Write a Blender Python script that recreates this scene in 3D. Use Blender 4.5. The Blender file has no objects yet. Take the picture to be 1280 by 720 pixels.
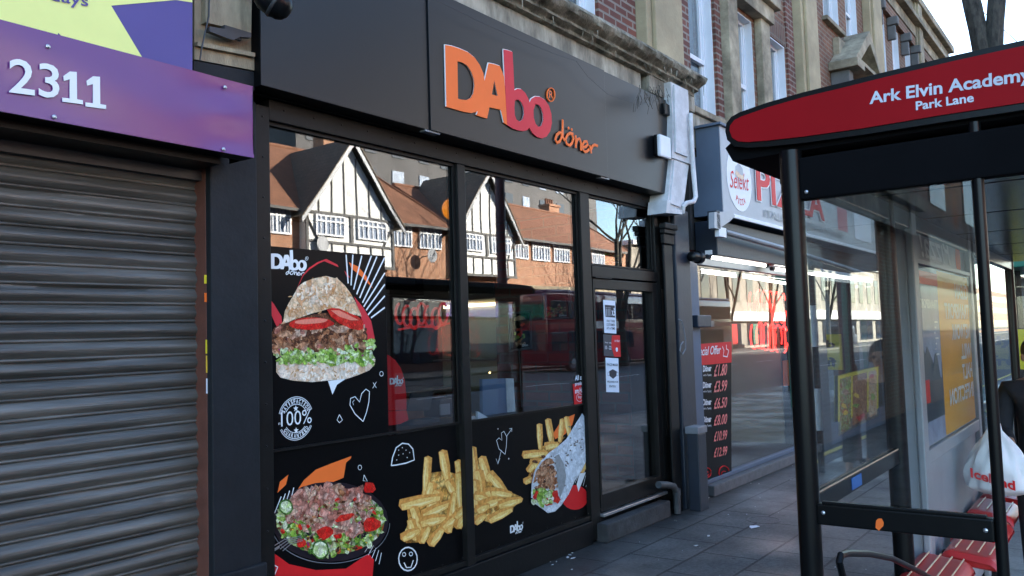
import bpy, bmesh, math, random
from mathutils import Vector, Matrix
from mathutils.geometry import tessellate_polygon
R = math.radians
sc = bpy.context.scene
col = sc.collection
# ------------------------------------------------------------------ camera, world, sun, exposure
CAM = Vector((0.0, -3.75, 1.70))
FPX = 1050.0
yaw, pitch, roll = R(53.5), R(3.51), R(1.763)
fwd = Vector((math.sin(yaw)*math.cos(pitch), math.cos(yaw)*math.cos(pitch), math.sin(pitch)))
rt = Vector((math.cos(yaw), -math.sin(yaw), 0))
dn = -rt.cross(fwd)
rt2 = math.cos(roll)*rt + math.sin(roll)*dn
dn2 = -math.sin(roll)*rt + math.cos(roll)*dn
cd = bpy.data.cameras.new('camera'); cam = bpy.data.objects.new('camera', cd); col.objects.link(cam)
m3 = Matrix((rt2, -dn2, -fwd)).transposed()
cam.matrix_world = Matrix.Translation(CAM) @ m3.to_4x4()
cd.sensor_width = 36; cd.lens = 36*FPX/1280; cd.clip_start = .05; cd.clip_end = 3000
sc.camera = cam
SUN_AZ = Vector((0.62, 0.78, 0)).normalized(); SUN_EL = R(20)
w = bpy.data.worlds.new('World'); sc.world = w; w.use_nodes = True
nt = w.node_tree; nt.nodes.clear()
sky = nt.nodes.new('ShaderNodeTexSky'); sky.sky_type = 'NISHITA'; sky.sun_disc = False
sky.sun_elevation = SUN_EL; sky.sun_rotation = math.atan2(SUN_AZ.x, SUN_AZ.y)
sky.air_density = 1.0; sky.dust_density = 0.6; sky.ozone_density = 2.4
bg = nt.nodes.new('ShaderNodeBackground'); bg.inputs[1].default_value = 0.135
wo = nt.nodes.new('ShaderNodeOutputWorld'); nt.links.new(sky.outputs[0], bg.inputs[0]); nt.links.new(bg.outputs[0], wo.inputs[0])
sl = bpy.data.lights.new('sun', 'SUN'); sl.energy = 5.0; sl.angle = R(.5); sl.color = (1, .93, .82)
sun = bpy.data.objects.new('sun', sl); col.objects.link(sun)
sd = SUN_AZ*math.cos(SUN_EL) + Vector((0, 0, math.sin(SUN_EL)))
sun.rotation_euler = sd.to_track_quat('Z', 'Y').to_euler(); sun.location = (10, 20, 30)
sc.view_settings.view_transform = 'Standard'; sc.view_settings.look = 'None'
sc.view_settings.gamma = 1; sc.view_settings.use_curve_mapping = False
sc.view_settings.exposure = 2.75
sc.render.engine = 'CYCLES'
sc.cycles.use_denoising = True
sc.cycles.max_bounces = 8; sc.cycles.transparent_max_bounces = 16
sc.cycles.caustics_reflective = False; sc.cycles.caustics_refractive = False
sc.cycles.sample_clamp_indirect = 6

# ------------------------------------------------------------------ photograph pixel -> point on a real plane
def ray(px, py):
    return rt2*((px-640)/FPX) + dn2*((py-360)/FPX) + fwd
def PY(px, py, y=0.0):
    d = ray(px, py); return CAM + d*((y-CAM.y)/d.y)
def PX(px, py, x):
    d = ray(px, py); return CAM + d*((x-CAM.x)/d.x)
def PZ(px, py, z):
    d = ray(px, py); return CAM + d*((z-CAM.z)/d.z)
def fx(px, py, y=0.0): return PY(px, py, y).x
def fz(px, py, y=0.0): return PY(px, py, y).z

# ------------------------------------------------------------------ mesh builder
class MB:
    def __init__(s): s.v = []; s.f = []; s.mi = []; s.m = 0
    def add(s, vs, fs):
        b = len(s.v); s.v += [Vector(v) for v in vs]
        for f in fs: s.f.append([b+i for i in f]); s.mi.append(s.m)
        return s
    def box(s, x0, x1, y0, y1, z0, z1):
        if x0 > x1: x0, x1 = x1, x0
        if y0 > y1: y0, y1 = y1, y0
        if z0 > z1: z0, z1 = z1, z0
        return s.add([(x0,y0,z0),(x1,y0,z0),(x1,y1,z0),(x0,y1,z0),(x0,y0,z1),(x1,y0,z1),(x1,y1,z1),(x0,y1,z1)],
              [(0,3,2,1),(4,5,6,7),(0,1,5,4),(1,2,6,5),(2,3,7,6),(3,0,4,7)])
    def bbox(s, x0, x1, y0, y1, z0, z1, b=.006):
        # box with chamfered edges along every side
        bm = bmesh.new(); bmesh.ops.create_cube(bm, size=1)
        for v in bm.verts:
            v.co = Vector(((x0+x1)/2+v.co.x*abs(x1-x0), (y0+y1)/2+v.co.y*abs(y1-y0), (z0+z1)/2+v.co.z*abs(z1-z0)))
        bmesh.ops.bevel(bm, geom=bm.edges[:], offset=b, segments=2, affect='EDGES', profile=.6)
        bm.verts.index_update()
        s.add([v.co.copy() for v in bm.verts], [[v.index for v in f.verts] for f in bm.faces]); bm.free(); return s
    def prism(s, pts, d, holes=()):
        # pts: 3D outline of the front face, d: vector to the back
        loops = [[Vector(p) for p in pts]] + [[Vector(p) for p in h] for h in holes]
        tris = tessellate_polygon(loops); flat = [p for l in loops for p in l]; n = len(flat); d = Vector(d)
        vs = flat + [p+d for p in flat]
        fs = [tuple(t) for t in tris] + [tuple(i+n for i in t[::-1]) for t in tris]
        o = 0
        for l in loops:
            k = len(l)
            for i in range(k):
                a, b = o+i, o+(i+1) % k; fs.append((a, b, b+n, a+n))
            o += k
        return s.add(vs, fs)
    def tube(s, pts, r, n=8, cap=True, flat=None):
        pts = [Vector(p) for p in pts]; k = len(pts)
        rs = r if isinstance(r, (list, tuple)) else [r]*k
        rings = []; ref = None
        for i, p in enumerate(pts):
            t = (pts[min(i+1, k-1)]-pts[max(i-1, 0)])
            if t.length < 1e-9: t = Vector((0, 0, 1))
            t.normalize()
            if ref is None: ref = Vector((0, 1, 0)) if abs(t.y) < .9 else Vector((1, 0, 0))
            u = (ref - t*ref.dot(t)).normalized(); ref = u; v = t.cross(u)
            ring = []
            for j in range(n):
                a = 2*math.pi*j/n; o = u*math.cos(a)*rs[i]+v*math.sin(a)*rs[i]
                if flat: o.y *= flat
                ring.append(p+o)
            rings.append(ring)
        vs = [q for ring in rings for q in ring]; fs = []
        for i in range(k-1):
            for j in range(n):
                a = i*n+j; b = i*n+(j+1) % n; fs.append((a, b, b+n, a+n))
        if cap: fs += [tuple(range(n))[::-1], tuple(range((k-1)*n, k*n))]
        return s.add(vs, fs)
    def lathe(s, c, prof, n=20, axis='z'):
        vs = []; fs = []; c = Vector(c)
        for (r, h) in prof:
            for j in range(n):
                a = 2*math.pi*j/n
                p = {'z': (r*math.cos(a), r*math.sin(a), h), 'y': (r*math.cos(a), h, r*math.sin(a)), 'x': (h, r*math.cos(a), r*math.sin(a))}[axis]
                vs.append(c+Vector(p))
        for i in range(len(prof)-1):
            for j in range(n):
                a = i*n+j; b = i*n+(j+1) % n; fs.append((a, b, b+n, a+n))
        fs += [tuple(range(n)), tuple(range((len(prof)-1)*n, len(prof)*n))]
        return s.add(vs, fs)
    def sphere(s, c, r, sx=1, sy=1, sz=1, n=14):
        prof = [(max(1e-4, math.sin(math.pi*i/n))*r, -math.cos(math.pi*i/n)*r) for i in range(n+1)]
        b = len(s.v); s.lathe((0, 0, 0), prof, n+4)
        for i in range(b, len(s.v)):
            v = s.v[i]; s.v[i] = Vector(c)+Vector((v.x*sx, v.y*sy, v.z*sz))
        return s
    def grid(s, f, nu, nv):
        vs = [f(i/nu, j/nv) for j in range(nv+1) for i in range(nu+1)]
        fs = [(j*(nu+1)+i, j*(nu+1)+i+1, (j+1)*(nu+1)+i+1, (j+1)*(nu+1)+i) for j in range(nv) for i in range(nu)]
        return s.add(vs, fs)
    def text(s, txt, O, U, V, N=(0, -.002, 0), bold=0.0, shear=0.0, space=1.0):
        c = bpy.data.curves.new('t', 'FONT'); c.body = txt; c.size = 1; c.offset = bold; c.shear = shear; c.resolution_u = 3; c.space_character = space
        o = bpy.data.objects.new('t', c); me = o.to_mesh()
        xs = [v.co.x for v in me.vertices]; ys = [v.co.y for v in me.vertices]
        O, U, V, N = Vector(O), Vector(U), Vector(V), Vector(N)
        if xs:
            x0, x1, y0, y1 = min(xs), max(xs), min(ys), max(ys)
            fl = [O+U*((v.co.x-x0)/(x1-x0))+V*((v.co.y-y0)/(y1-y0)) for v in me.vertices]
            s.add([p+N for p in fl], [list(p.vertices) for p in me.polygons])
        o.to_mesh_clear(); bpy.data.objects.remove(o); bpy.data.curves.remove(c)
        return s
    def textpx(s, txt, bl, br, tl, y=0.0, off=.002, **k):
        a, b, c = PY(*bl, y), PY(*br, y), PY(*tl, y)
        return s.text(txt, a, b-a, c-a, (0, -off, 0), **k)
    def poly(s, pxs, y=0.0, t=.0006, holes=()):
        return s.prism([PY(a, b, y) for a, b in pxs], (0, t, 0), [[PY(a, b, y) for a, b in h] for h in holes])
    def stroke(s, pxs, r, y=0.0, flat=.25, n=6):
        return s.tube([PY(a, b, y) for a, b in pxs], r, n, True, flat)

def link(o, parent=None):
    col.objects.link(o)
    if parent is not None:
        o.parent = parent
        p = parent; off = Vector((0, 0, 0))
        while p is not None: off += p.location; p = p.parent
        o.location = -off
    return o
def part(name, mb, mat, parent=None, label=None, smooth=False, sharp=.6):
    me = bpy.data.meshes.new(name); me.from_pydata([tuple(v) for v in mb.v], [], mb.f)
    mats = mat if isinstance(mat, (list, tuple)) else [mat]
    for m in mats: me.materials.append(m)
    if len(mats) > 1: me.polygons.foreach_set('material_index', mb.mi)
    bm = bmesh.new(); bm.from_mesh(me); bmesh.ops.recalc_face_normals(bm, faces=bm.faces)
    if smooth:
        for f in bm.faces: f.smooth = True
        for e in bm.edges:
            if len(e.link_faces) == 2 and e.calc_face_angle(0) > sharp: e.smooth = False
    bm.to_mesh(me); bm.free()
    o = bpy.data.objects.new(name, me)
    if label: o['label'] = label
    return link(o, parent)
def thing(name, label, cat, loc=(0, 0, 0), group=None):
    o = bpy.data.objects.new(name, None); col.objects.link(o); o.location = loc; o.empty_display_size = .2
    o['label'] = label; o['category'] = cat
    if group: o['group'] = group
    return o
def solo(name, mb, mat, label, cat, group=None, smooth=False):
    o = part(name, mb, mat, None, None, smooth); o['label'] = label; o['category'] = cat
    if group: o['group'] = group
    return o
def struct(name, mb, mat, kind='structure'):
    o = part(name, mb, mat); o['kind'] = kind; return o
def tree_copy(o, dx, label=None, parent=None):
    c = o.copy(); col.objects.link(c)
    if parent is not None: c.parent = parent
    else:
        c.location = o.location+Vector(dx)
        if label: c['label'] = label
    for ch in list(o.children): tree_copy(ch, dx, None, c)
    return c

# ------------------------------------------------------------------ materials
def mat(name, c, rough=.6, metal=0, var=.12, scale=6, bump=0, bscale=60, spec=.5, c2=None, coat=0, emit=None, es=0, dirt=0, stretch=(1, 1, 1)):
    m = bpy.data.materials.new(name); m.use_nodes = True; t = m.node_tree; b = t.nodes['Principled BSDF']; L = t.links.new
    tc = t.nodes.new('ShaderNodeTexCoord'); mp = t.nodes.new('ShaderNodeMapping'); mp.inputs['Scale'].default_value = stretch
    L(tc.outputs['Object'], mp.inputs[0])
    n = t.nodes.new('ShaderNodeTexNoise'); n.inputs['Scale'].default_value = scale; n.inputs['Detail'].default_value = 6; n.inputs['Roughness'].default_value = .62
    L(mp.outputs[0], n.inputs['Vector'])
    cr = t.nodes.new('ShaderNodeValToRGB'); cr.color_ramp.elements[0].position = .3; cr.color_ramp.elements[1].position = .72
    a = [max(0, x*(1-var)) for x in c]; d = [min(1, x*(1+var)) for x in (c2 or c)]
    cr.color_ramp.elements[0].color = (*a, 1); cr.color_ramp.elements[1].color = (*d, 1)
    L(n.outputs['Fac'], cr.inputs[0]); last = cr.outputs[0]
    if dirt:
        n2 = t.nodes.new('ShaderNodeTexNoise'); n2.inputs['Scale'].default_value = scale*.35; n2.inputs['Detail'].default_value = 8; n2.inputs['Roughness'].default_value = .7
        L(mp.outputs[0], n2.inputs['Vector'])
        r2 = t.nodes.new('ShaderNodeValToRGB'); r2.color_ramp.elements[0].position = .42; r2.color_ramp.elements[1].position = .62
        r2.color_ramp.elements[0].color = (1-dirt,)*3+(1,); r2.color_ramp.elements[1].color = (1, 1, 1, 1)
        L(n2.outputs['Fac'], r2.inputs[0])
        mx = t.nodes.new('ShaderNodeMix'); mx.data_type = 'RGBA'; mx.blend_type = 'MULTIPLY'; mx.inputs[0].default_value = 1
        L(last, mx.inputs[6]); L(r2.outputs[0], mx.inputs[7]); last = mx.outputs[2]
    L(last, b.inputs['Base Color'])
    b.inputs['Roughness'].default_value = rough; b.inputs['Metallic'].default_value = metal; b.inputs['Specular IOR Level'].default_value = spec
    b.inputs['Coat Weight'].default_value = coat; b.inputs['Coat Roughness'].default_value = .08
    if bump:
        bn = t.nodes.new('ShaderNodeTexNoise'); bn.inputs['Scale'].default_value = bscale; bn.inputs['Detail'].default_value = 5
        L(mp.outputs[0], bn.inputs['Vector'])
        bp = t.nodes.new('ShaderNodeBump'); bp.inputs['Strength'].default_value = bump; bp.inputs['Distance'].default_value = .01
        L(bn.outputs['Fac'], bp.inputs['Height']); L(bp.outputs[0], b.inputs['Normal'])
    if emit:
        b.inputs['Emission Color'].default_value = (*emit, 1); b.inputs['Emission Strength'].default_value = es
    return m
def brickmat(name, c1, c2, mortar, bw=.225, rh=.075, ms=.012, bump=.5, rough=.85, horiz=False, off=.5, dirtamt=.35, squash=1.0):
    m = bpy.data.materials.new(name); m.use_nodes = True; t = m.node_tree; b = t.nodes['Principled BSDF']; L = t.links.new
    tc = t.nodes.new('ShaderNodeTexCoord'); sp = t.nodes.new('ShaderNodeSeparateXYZ'); L(tc.outputs['Object'], sp.inputs[0])
    cb = t.nodes.new('ShaderNodeCombineXYZ')
    if horiz: L(sp.outputs[0], cb.inputs[0]); L(sp.outputs[1], cb.inputs[1])
    else:
        ad = t.nodes.new('ShaderNodeMath'); ad.operation = 'ADD'; L(sp.outputs[0], ad.inputs[0]); L(sp.outputs[1], ad.inputs[1])
        L(ad.outputs[0], cb.inputs[0]); L(sp.outputs[2], cb.inputs[1])
    br = t.nodes.new('ShaderNodeTexBrick'); L(cb.outputs[0], br.inputs['Vector']); br.offset = off; br.squash = squash
    br.inputs['Color1'].default_value = (*c1, 1); br.inputs['Color2'].default_value = (*c2, 1); br.inputs['Mortar'].default_value = (*mortar, 1)
    br.inputs['Scale'].default_value = 1; br.inputs['Mortar Size'].default_value = ms; br.inputs['Mortar Smooth'].default_value = .15
    br.inputs['Brick Width'].default_value = bw; br.inputs['Row Height'].default_value = rh
    nz = t.nodes.new('ShaderNodeTexNoise'); nz.inputs['Scale'].default_value = 1.7; nz.inputs['Detail'].default_value = 9; nz.inputs['Roughness'].default_value = .72
    L(tc.outputs['Object'], nz.inputs['Vector'])
    cr = t.nodes.new('ShaderNodeValToRGB'); cr.color_ramp.elements[0].position = .34; cr.color_ramp.elements[1].position = .66
    cr.color_ramp.elements[0].color = (1-dirtamt,)*3+(1,); cr.color_ramp.elements[1].color = (1.12, 1.12, 1.12, 1)
    L(nz.outputs['Fac'], cr.inputs[0])
    mx = t.nodes.new('ShaderNodeMix'); mx.data_type = 'RGBA'; mx.blend_type = 'MULTIPLY'; mx.inputs[0].default_value = 1
    L(br.outputs['Color'], mx.inputs[6]); L(cr.outputs[0], mx.inputs[7]); L(mx.outputs[2], b.inputs['Base Color'])
    b.inputs['Roughness'].default_value = rough
    fn = t.nodes.new('ShaderNodeTexNoise'); fn.inputs['Scale'].default_value = 45; L(tc.outputs['Object'], fn.inputs['Vector'])
    mm = t.nodes.new('ShaderNodeMath'); mm.operation = 'MULTIPLY_ADD'; mm.inputs[1].default_value = .25
    iv = t.nodes.new('ShaderNodeMath'); iv.operation = 'SUBTRACT'; iv.inputs[0].default_value = 1; L(br.outputs['Fac'], iv.inputs[1])
    L(fn.outputs['Fac'], mm.inputs[0]); L(iv.outputs[0], mm.inputs[2])
    bp = t.nodes.new('ShaderNodeBump'); bp.inputs['Strength'].default_value = bump; bp.inputs['Distance'].default_value = .008
    L(mm.outputs[0], bp.inputs['Height']); L(bp.outputs[0], b.inputs['Normal'])
    return m
def glassmat(name, tint=(.9, .93, .92), boost=1.9, rough=.0, wav=.0, base=0.0):
    m = bpy.data.materials.new(name); m.use_nodes = True; t = m.node_tree; t.nodes.clear(); L = t.links.new
    o = t.nodes.new('ShaderNodeOutputMaterial'); mx = t.nodes.new('ShaderNodeMixShader'); tr = t.nodes.new('ShaderNodeBsdfTransparent')
    gl = t.nodes.new('ShaderNodeBsdfGlossy'); gl.inputs['Roughness'].default_value = rough; tr.inputs[0].default_value = (*tint, 1)
    ge = t.nodes.new('ShaderNodeNewGeometry'); dt = t.nodes.new('ShaderNodeVectorMath'); dt.operation = 'DOT_PRODUCT'
    L(ge.outputs['Incoming'], dt.inputs[0]); L(ge.outputs['Normal'], dt.inputs[1])
    def mth(op, a, b=None, c=None):
        n = t.nodes.new('ShaderNodeMath'); n.operation = op
        for i, q in enumerate((a, b, c)):
            if q is None: continue
            if isinstance(q, (int, float)): n.inputs[i].default_value = q
            else: L(q, n.inputs[i])
        return n.outputs[0]
    sch = mth('MULTIPLY_ADD', mth('POWER', mth('SUBTRACT', 1.0, mth('ABSOLUTE', dt.outputs['Value'])), 5.0), .96, .04)
    fac = mth('MINIMUM', mth('MULTIPLY_ADD', sch, boost, base), .95)
    L(fac, mx.inputs[0]); L(tr.outputs[0], mx.inputs[1]); L(gl.outputs[0], mx.inputs[2]); L(mx.outputs[0], o.inputs[0])
    if wav:
        tc = t.nodes.new('ShaderNodeTexCoord'); n = t.nodes.new('ShaderNodeTexNoise'); n.inputs['Scale'].default_value = 1.1; n.inputs['Detail'].default_value = 1
        L(tc.outputs['Object'], n.inputs['Vector']); bp = t.nodes.new('ShaderNodeBump'); bp.inputs['Strength'].default_value = 1; bp.inputs['Distance'].default_value = wav
        L(n.outputs['Fac'], bp.inputs['Height']); L(bp.outputs[0], gl.inputs['Normal'])
    return m

M = dict(
 blackboard=mat('sign board satin black', (.004, .005, .0065), .30, 0, .1, 2, .015, 3, spec=.38, dirt=.2),
 blackframe=mat('powder coated black aluminium', (.009, .0085, .008), .42, 0, .3, 6, .03, 90, spec=.18),
 blackpaint=mat('black gloss paint', (.004, .005, .006), .45, 0, .25, 5, .12, 40, spec=.2),
 bluepaint=mat('dark blue paint', (.014, .021, .034), .45, 0, .2, 5, .15, 30),
 slate=mat('slate blue grey panel', (.085, .115, .165), .55, 0, .1, 3, .05, 30),
 pilaster=mat('dark grey rendered pilaster', (.012, .0135, .016), .62, 0, .2, 7, .25, 35, dirt=.15, spec=.25),
 copper=mat('red brown painted steel', (.13, .045, .030), .5, 0, .2, 9, .15, 40),
 galv=mat('galvanised shutter steel', (.085, .074, .060), .33, .12, .3, 3, .3, 30, spec=.6, stretch=(.35, 1, 7), dirt=.5, c2=(.17, .155, .135)),
 purple=mat('purple sign panel', (.15, .03, .16), .22, 0, .06, 2, .02, 5, spec=.6),
 indigo=mat('indigo sign panel', (.085, .06, .24), .5, 0, .05, 3),
 yellow=mat('pale yellow vinyl', (.86, .86, .28), .5, 0, .04, 3),
 white=mat('white vinyl', (.8, .8, .8), .5, 0, .04, 4),
 whitepaint=mat('weathered white paint', (.66, .66, .67), .55, 0, .1, 9, .2, 30, dirt=.25),
 upvc=mat('white window frame', (.72, .73, .76), .4, 0, .05, 5),
 orange=mat('orange acrylic', (.92, .17, .03), .5, 0, .05, 3, spec=.2),
 red=mat('coral red acrylic', (.66, .035, .045), .5, 0, .05, 3, spec=.2),
 brightred=mat('bright red vinyl', (.66, .015, .018), .5, 0, .08, 6, spec=.25),
 black=mat('matt black vinyl', (.003, .003, .0034), .35, 0, .1, 3, spec=.12),
 darkgrey=mat('dark grey plastic', (.03, .03, .033), .45, 0, .15, 8),
 grey=mat('mid grey metal', (.25, .26, .28), .45, .2, .12, 6, dirt=.2),
 silver=mat('brushed aluminium', (.5, .5, .52), .3, .8, .08, 20),
 stone=mat('weathered stone', (.36, .29, .19), .9, 0, .25, 4, .5, 30, c2=(.46, .38, .26), dirt=.5),
 paleband=mat('buff stone pilaster', (.48, .38, .23), .85, 0, .15, 2.5, .35, 40, dirt=.25),
 moss=mat('mossy dark stone', (.035, .034, .018), .95, 0, .3, 4.5, .9, 60, c2=(.34, .31, .24)),
 concrete=mat('stained render', (.34, .30, .23), .9, 0, .3, 5, .6, 30, c2=(.52, .47, .37), dirt=.6, stretch=(1.5, 1, .5)),
 wood=mat('weathered plywood', (.36, .28, .18), .8, 0, .2, 5, .4, 50, stretch=(4, 1, 1), dirt=.4),
 timber=mat('dark timber', (.13, .125, .12), .8, 0, .2, 5),
 stucco=mat('cream white stucco', (.86, .85, .81), .85, 0, .03, 2),
 tiles=brickmat('clay roof tiles', (.27, .12, .065), (.23, .10, .055), (.17, .075, .045), .3, .22, .010, .6, dirtamt=.25),
 tilesdark=brickmat('old dark roof tiles', (.26, .19, .13), (.20, .15, .10), (.10, .08, .06), .3, .22, .018, .6),
 brick=brickmat('red brown brick', (.19, .062, .040), (.115, .040, .030), (.26, .22, .18)),
 brick2=brickmat('brown facing brick', (.24, .10, .052), (.16, .068, .040), (.24, .185, .13), bump=.6),
 soldier=brickmat('soldier course brick', (.20, .10, .062), (.14, .068, .045), (.20, .165, .13), .075, .23, .012, .6, off=0),
 orangebrick=brickmat('orange brick', (.46, .20, .10), (.38, .15, .075), (.38, .28, .2), dirtamt=.15),
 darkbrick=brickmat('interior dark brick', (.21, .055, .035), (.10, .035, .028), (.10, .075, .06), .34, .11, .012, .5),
 glass=glassmat('shop window glass', (.92, .94, .94), 3.0, 0, .0012),
 glass2=glassmat('shelter glass', (.90, .93, .93), 1.2, 0, 0, .015),
 glassup=glassmat('upper window glass', (.8, .85, .87), 2.6, .0, .01),
 windark=mat('dark window glass', (.02, .03, .045), .05, 0, .3, .6, spec=1),
 winblue=mat('curtained window', (.26, .32, .42), .12, 0, .2, .8, spec=1, c2=(.42, .48, .58)), curtain=mat('net curtain', (.12, .125, .14), .9, 0, .3, 1.6, c2=(.34, .35, .37), stretch=(3, 1, .6)),
 shred=mat('shelter red panel', (.33, .004, .008), .55, 0, .06, 3, .02, 20, dirt=.08, spec=.12),
 shmatt=mat('matt black soffit', (.005, .005, .006), .8, 0, .2, 5, spec=.05),
 shblack=mat('shelter black metal', (.004, .0045, .005), .3, 0, .15, 5, .03, 40, spec=.22),
 underside=mat('shelter ceiling panel', (.014, .015, .017), .22, 0, .2, 3, spec=.4),
 seatred=mat('red seat plastic', (.48, .022, .022), .35, 0, .1, 8),
 seatstripe=mat('worn seat ridge', (.75, .60, .40), .4, 0, .1, 8),
 casing=mat('pale grey case', (.36, .37, .40), .4, .1, .08, 4, dirt=.12),
 asphalt=mat('asphalt', (.05, .05, .052), .85, 0, .3, 3, .4, 90),
 kerb=mat('granite kerb', (.11, .11, .112), .8, 0, .2, 12, .3, 50),
 roadwhite=mat('road paint', (.7, .7, .68), .7, 0, .15, 10),
 roadyellow=mat('yellow road paint', (.62, .46, .06), .7, 0, .2, 10),
 glass3=glassmat('poster case glass', (.95, .96, .96), .1, 0, 0),
 glassp=glassmat('pizza window glass', (.92, .94, .94), 1.5, 0, 0),
 bark=mat('tree bark', (.02, .018, .014), .95, 0, .5, 10, 1.0, 30, c2=(.06, .052, .04), stretch=(1, 1, .4)),
 busred=mat('bus red paint', (.17, .007, .018), .22, 0, .06, 2, coat=.5),
 busroof=mat('bus roof', (.10, .04, .09), .4, 0, .08, 2),
 rubber=mat('tyre rubber', (.02, .02, .02), .8),
 tower=mat('grey cladding', (.07, .066, .068), .7, 0, .3, .6, stretch=(1, 1, .2)),
 tubelight=mat('fluorescent tube', (.9, .9, .85), .4, emit=(1, .98, .86), es=2.6),
 hoodlight=mat('warm hood light', (.9, .8, .5), .5, emit=(1, .85, .5), es=.9),
 bulb=mat('small warm lamp', (.9, .8, .5), .5, emit=(1, .72, .25), es=1.2),
 neon=mat('red neon tube', (.9, .1, .08), .4, emit=(1, .03, .02), es=.9),
 green=mat('dark green paint', (.01, .16, .10), .4, 0, .1, 5),
 signyellow=mat('yellow sign', (.78, .62, .03), .5, 0, .05, 4),
 blueshutter=mat('purple blue shutter', (.06, .07, .34), .4, 0, .1, 6),
 cream=mat('cream wall', (.34, .32, .20), .7, 0, .1, 2),
 skin=mat('skin', (.32, .17, .11), .5, 0, .08, 12), jacket=mat('black jacket cloth', (.010, .011, .016), .85, 0, .3, 12, .3, 60),
 trouser=mat('dark trousers', (.012, .013, .018), .85, 0, .3, 10, .3, 50), hair=mat('dark hair', (.02, .015, .012), .6, 0, .4, 40, .4, 90),
 mask=mat('pale blue mask cloth', (.35, .5, .55), .8), bag=mat('white plastic bag', (.78, .78, .80), .35, 0, .06, 8, .4, 18),
 bunc=mat('flatbread', (.62, .30, .12), .7, 0, .12, 38, c2=(.88, .66, .42), spec=.2), toast=mat('toasted crust', (.42, .17, .05), .7, 0, .3, 60, c2=(.66, .36, .16), spec=.2), bun2=mat('bread edge', (.74, .50, .32), .7, 0, .1, 40, c2=(.88, .70, .52), spec=.2),
 char=mat('char marks', (.30, .12, .04), .8, 0, .3, 60),
 tomato=mat('tomato', (.72, .018, .012), .5, 0, .15, 60, c2=(.78, .12, .06)), tomin=mat('tomato flesh', (.82, .22, .14), .4, 0, .15, 80),
 meat=mat('grilled meat', (.23, .085, .04), .6, 0, .45, 70, c2=(.55, .30, .18)), meat2=mat('pale meat', (.55, .30, .20), .6, 0, .25, 60, c2=(.74, .5, .4)), meat3=mat('dark meat', (.09, .03, .018), .6, 0, .4, 70),
 pinkmeat=mat('pink meat', (.52, .20, .15), .6, 0, .25, 60, c2=(.70, .38, .30)),
 lettuce=mat('lettuce', (.23, .42, .05), .5, 0, .3, 50, c2=(.55, .72, .22)), lettuce2=mat('pale lettuce', (.58, .72, .34), .5, 0, .15, 60, c2=(.8, .86, .6)), herb=mat('dark leaf', (.05, .14, .02), .5, 0, .3, 60),
 onion=mat('red onion', (.28, .03, .14), .5, 0, .2, 50), corn=mat('sweetcorn', (.82, .52, .05), .5), olive=mat('black olive', (.015, .01, .015), .3), feta=mat('white cheese', (.8, .76, .68), .6),
 fry=mat('fried potato', (.84, .42, .08), .55, 0, .12, 45, c2=(.95, .66, .22)), fry2=mat('shaded fry', (.60, .22, .03), .55, 0, .15, 40, c2=(.80, .38, .08)), fry3=mat('pale fry', (.95, .74, .32), .55, 0, .06, 50),
 tortilla=mat('tortilla wrap', (.50, .52, .54), .6, 0, .12, 26, c2=(.68, .70, .72)), tort2=mat('tortilla fold', (.30, .30, .30), .6, 0, .2, 30), spot=mat('toasted spots', (.16, .13, .12), .6, 0, .3, 60),
 paper=mat('printed white paper', (.78, .80, .86), .6, 0, .02, 5), ink=mat('black ink', (.02, .02, .03), .6), posterblue=mat('pale blue poster', (.22, .26, .38), .5, 0, .2, 3, c2=(.36, .40, .52), spec=.1),
 posterorange=mat('amber poster', (.80, .36, .015), .5, 0, .08, 3, spec=.1), navy=mat('navy poster', (.02, .03, .05), .4, 0, .3, 5), counter=mat('wood counter', (.22, .10, .05), .4, 0, .3, 4, stretch=(1, 6, 1)),
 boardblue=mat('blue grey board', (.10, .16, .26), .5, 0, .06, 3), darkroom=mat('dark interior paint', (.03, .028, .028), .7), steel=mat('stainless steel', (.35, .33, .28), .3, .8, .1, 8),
 litter=mat('dropped paper', (.6, .6, .6), .8), gum=mat('trodden stain', (.03, .03, .03), .7),
)
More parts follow.
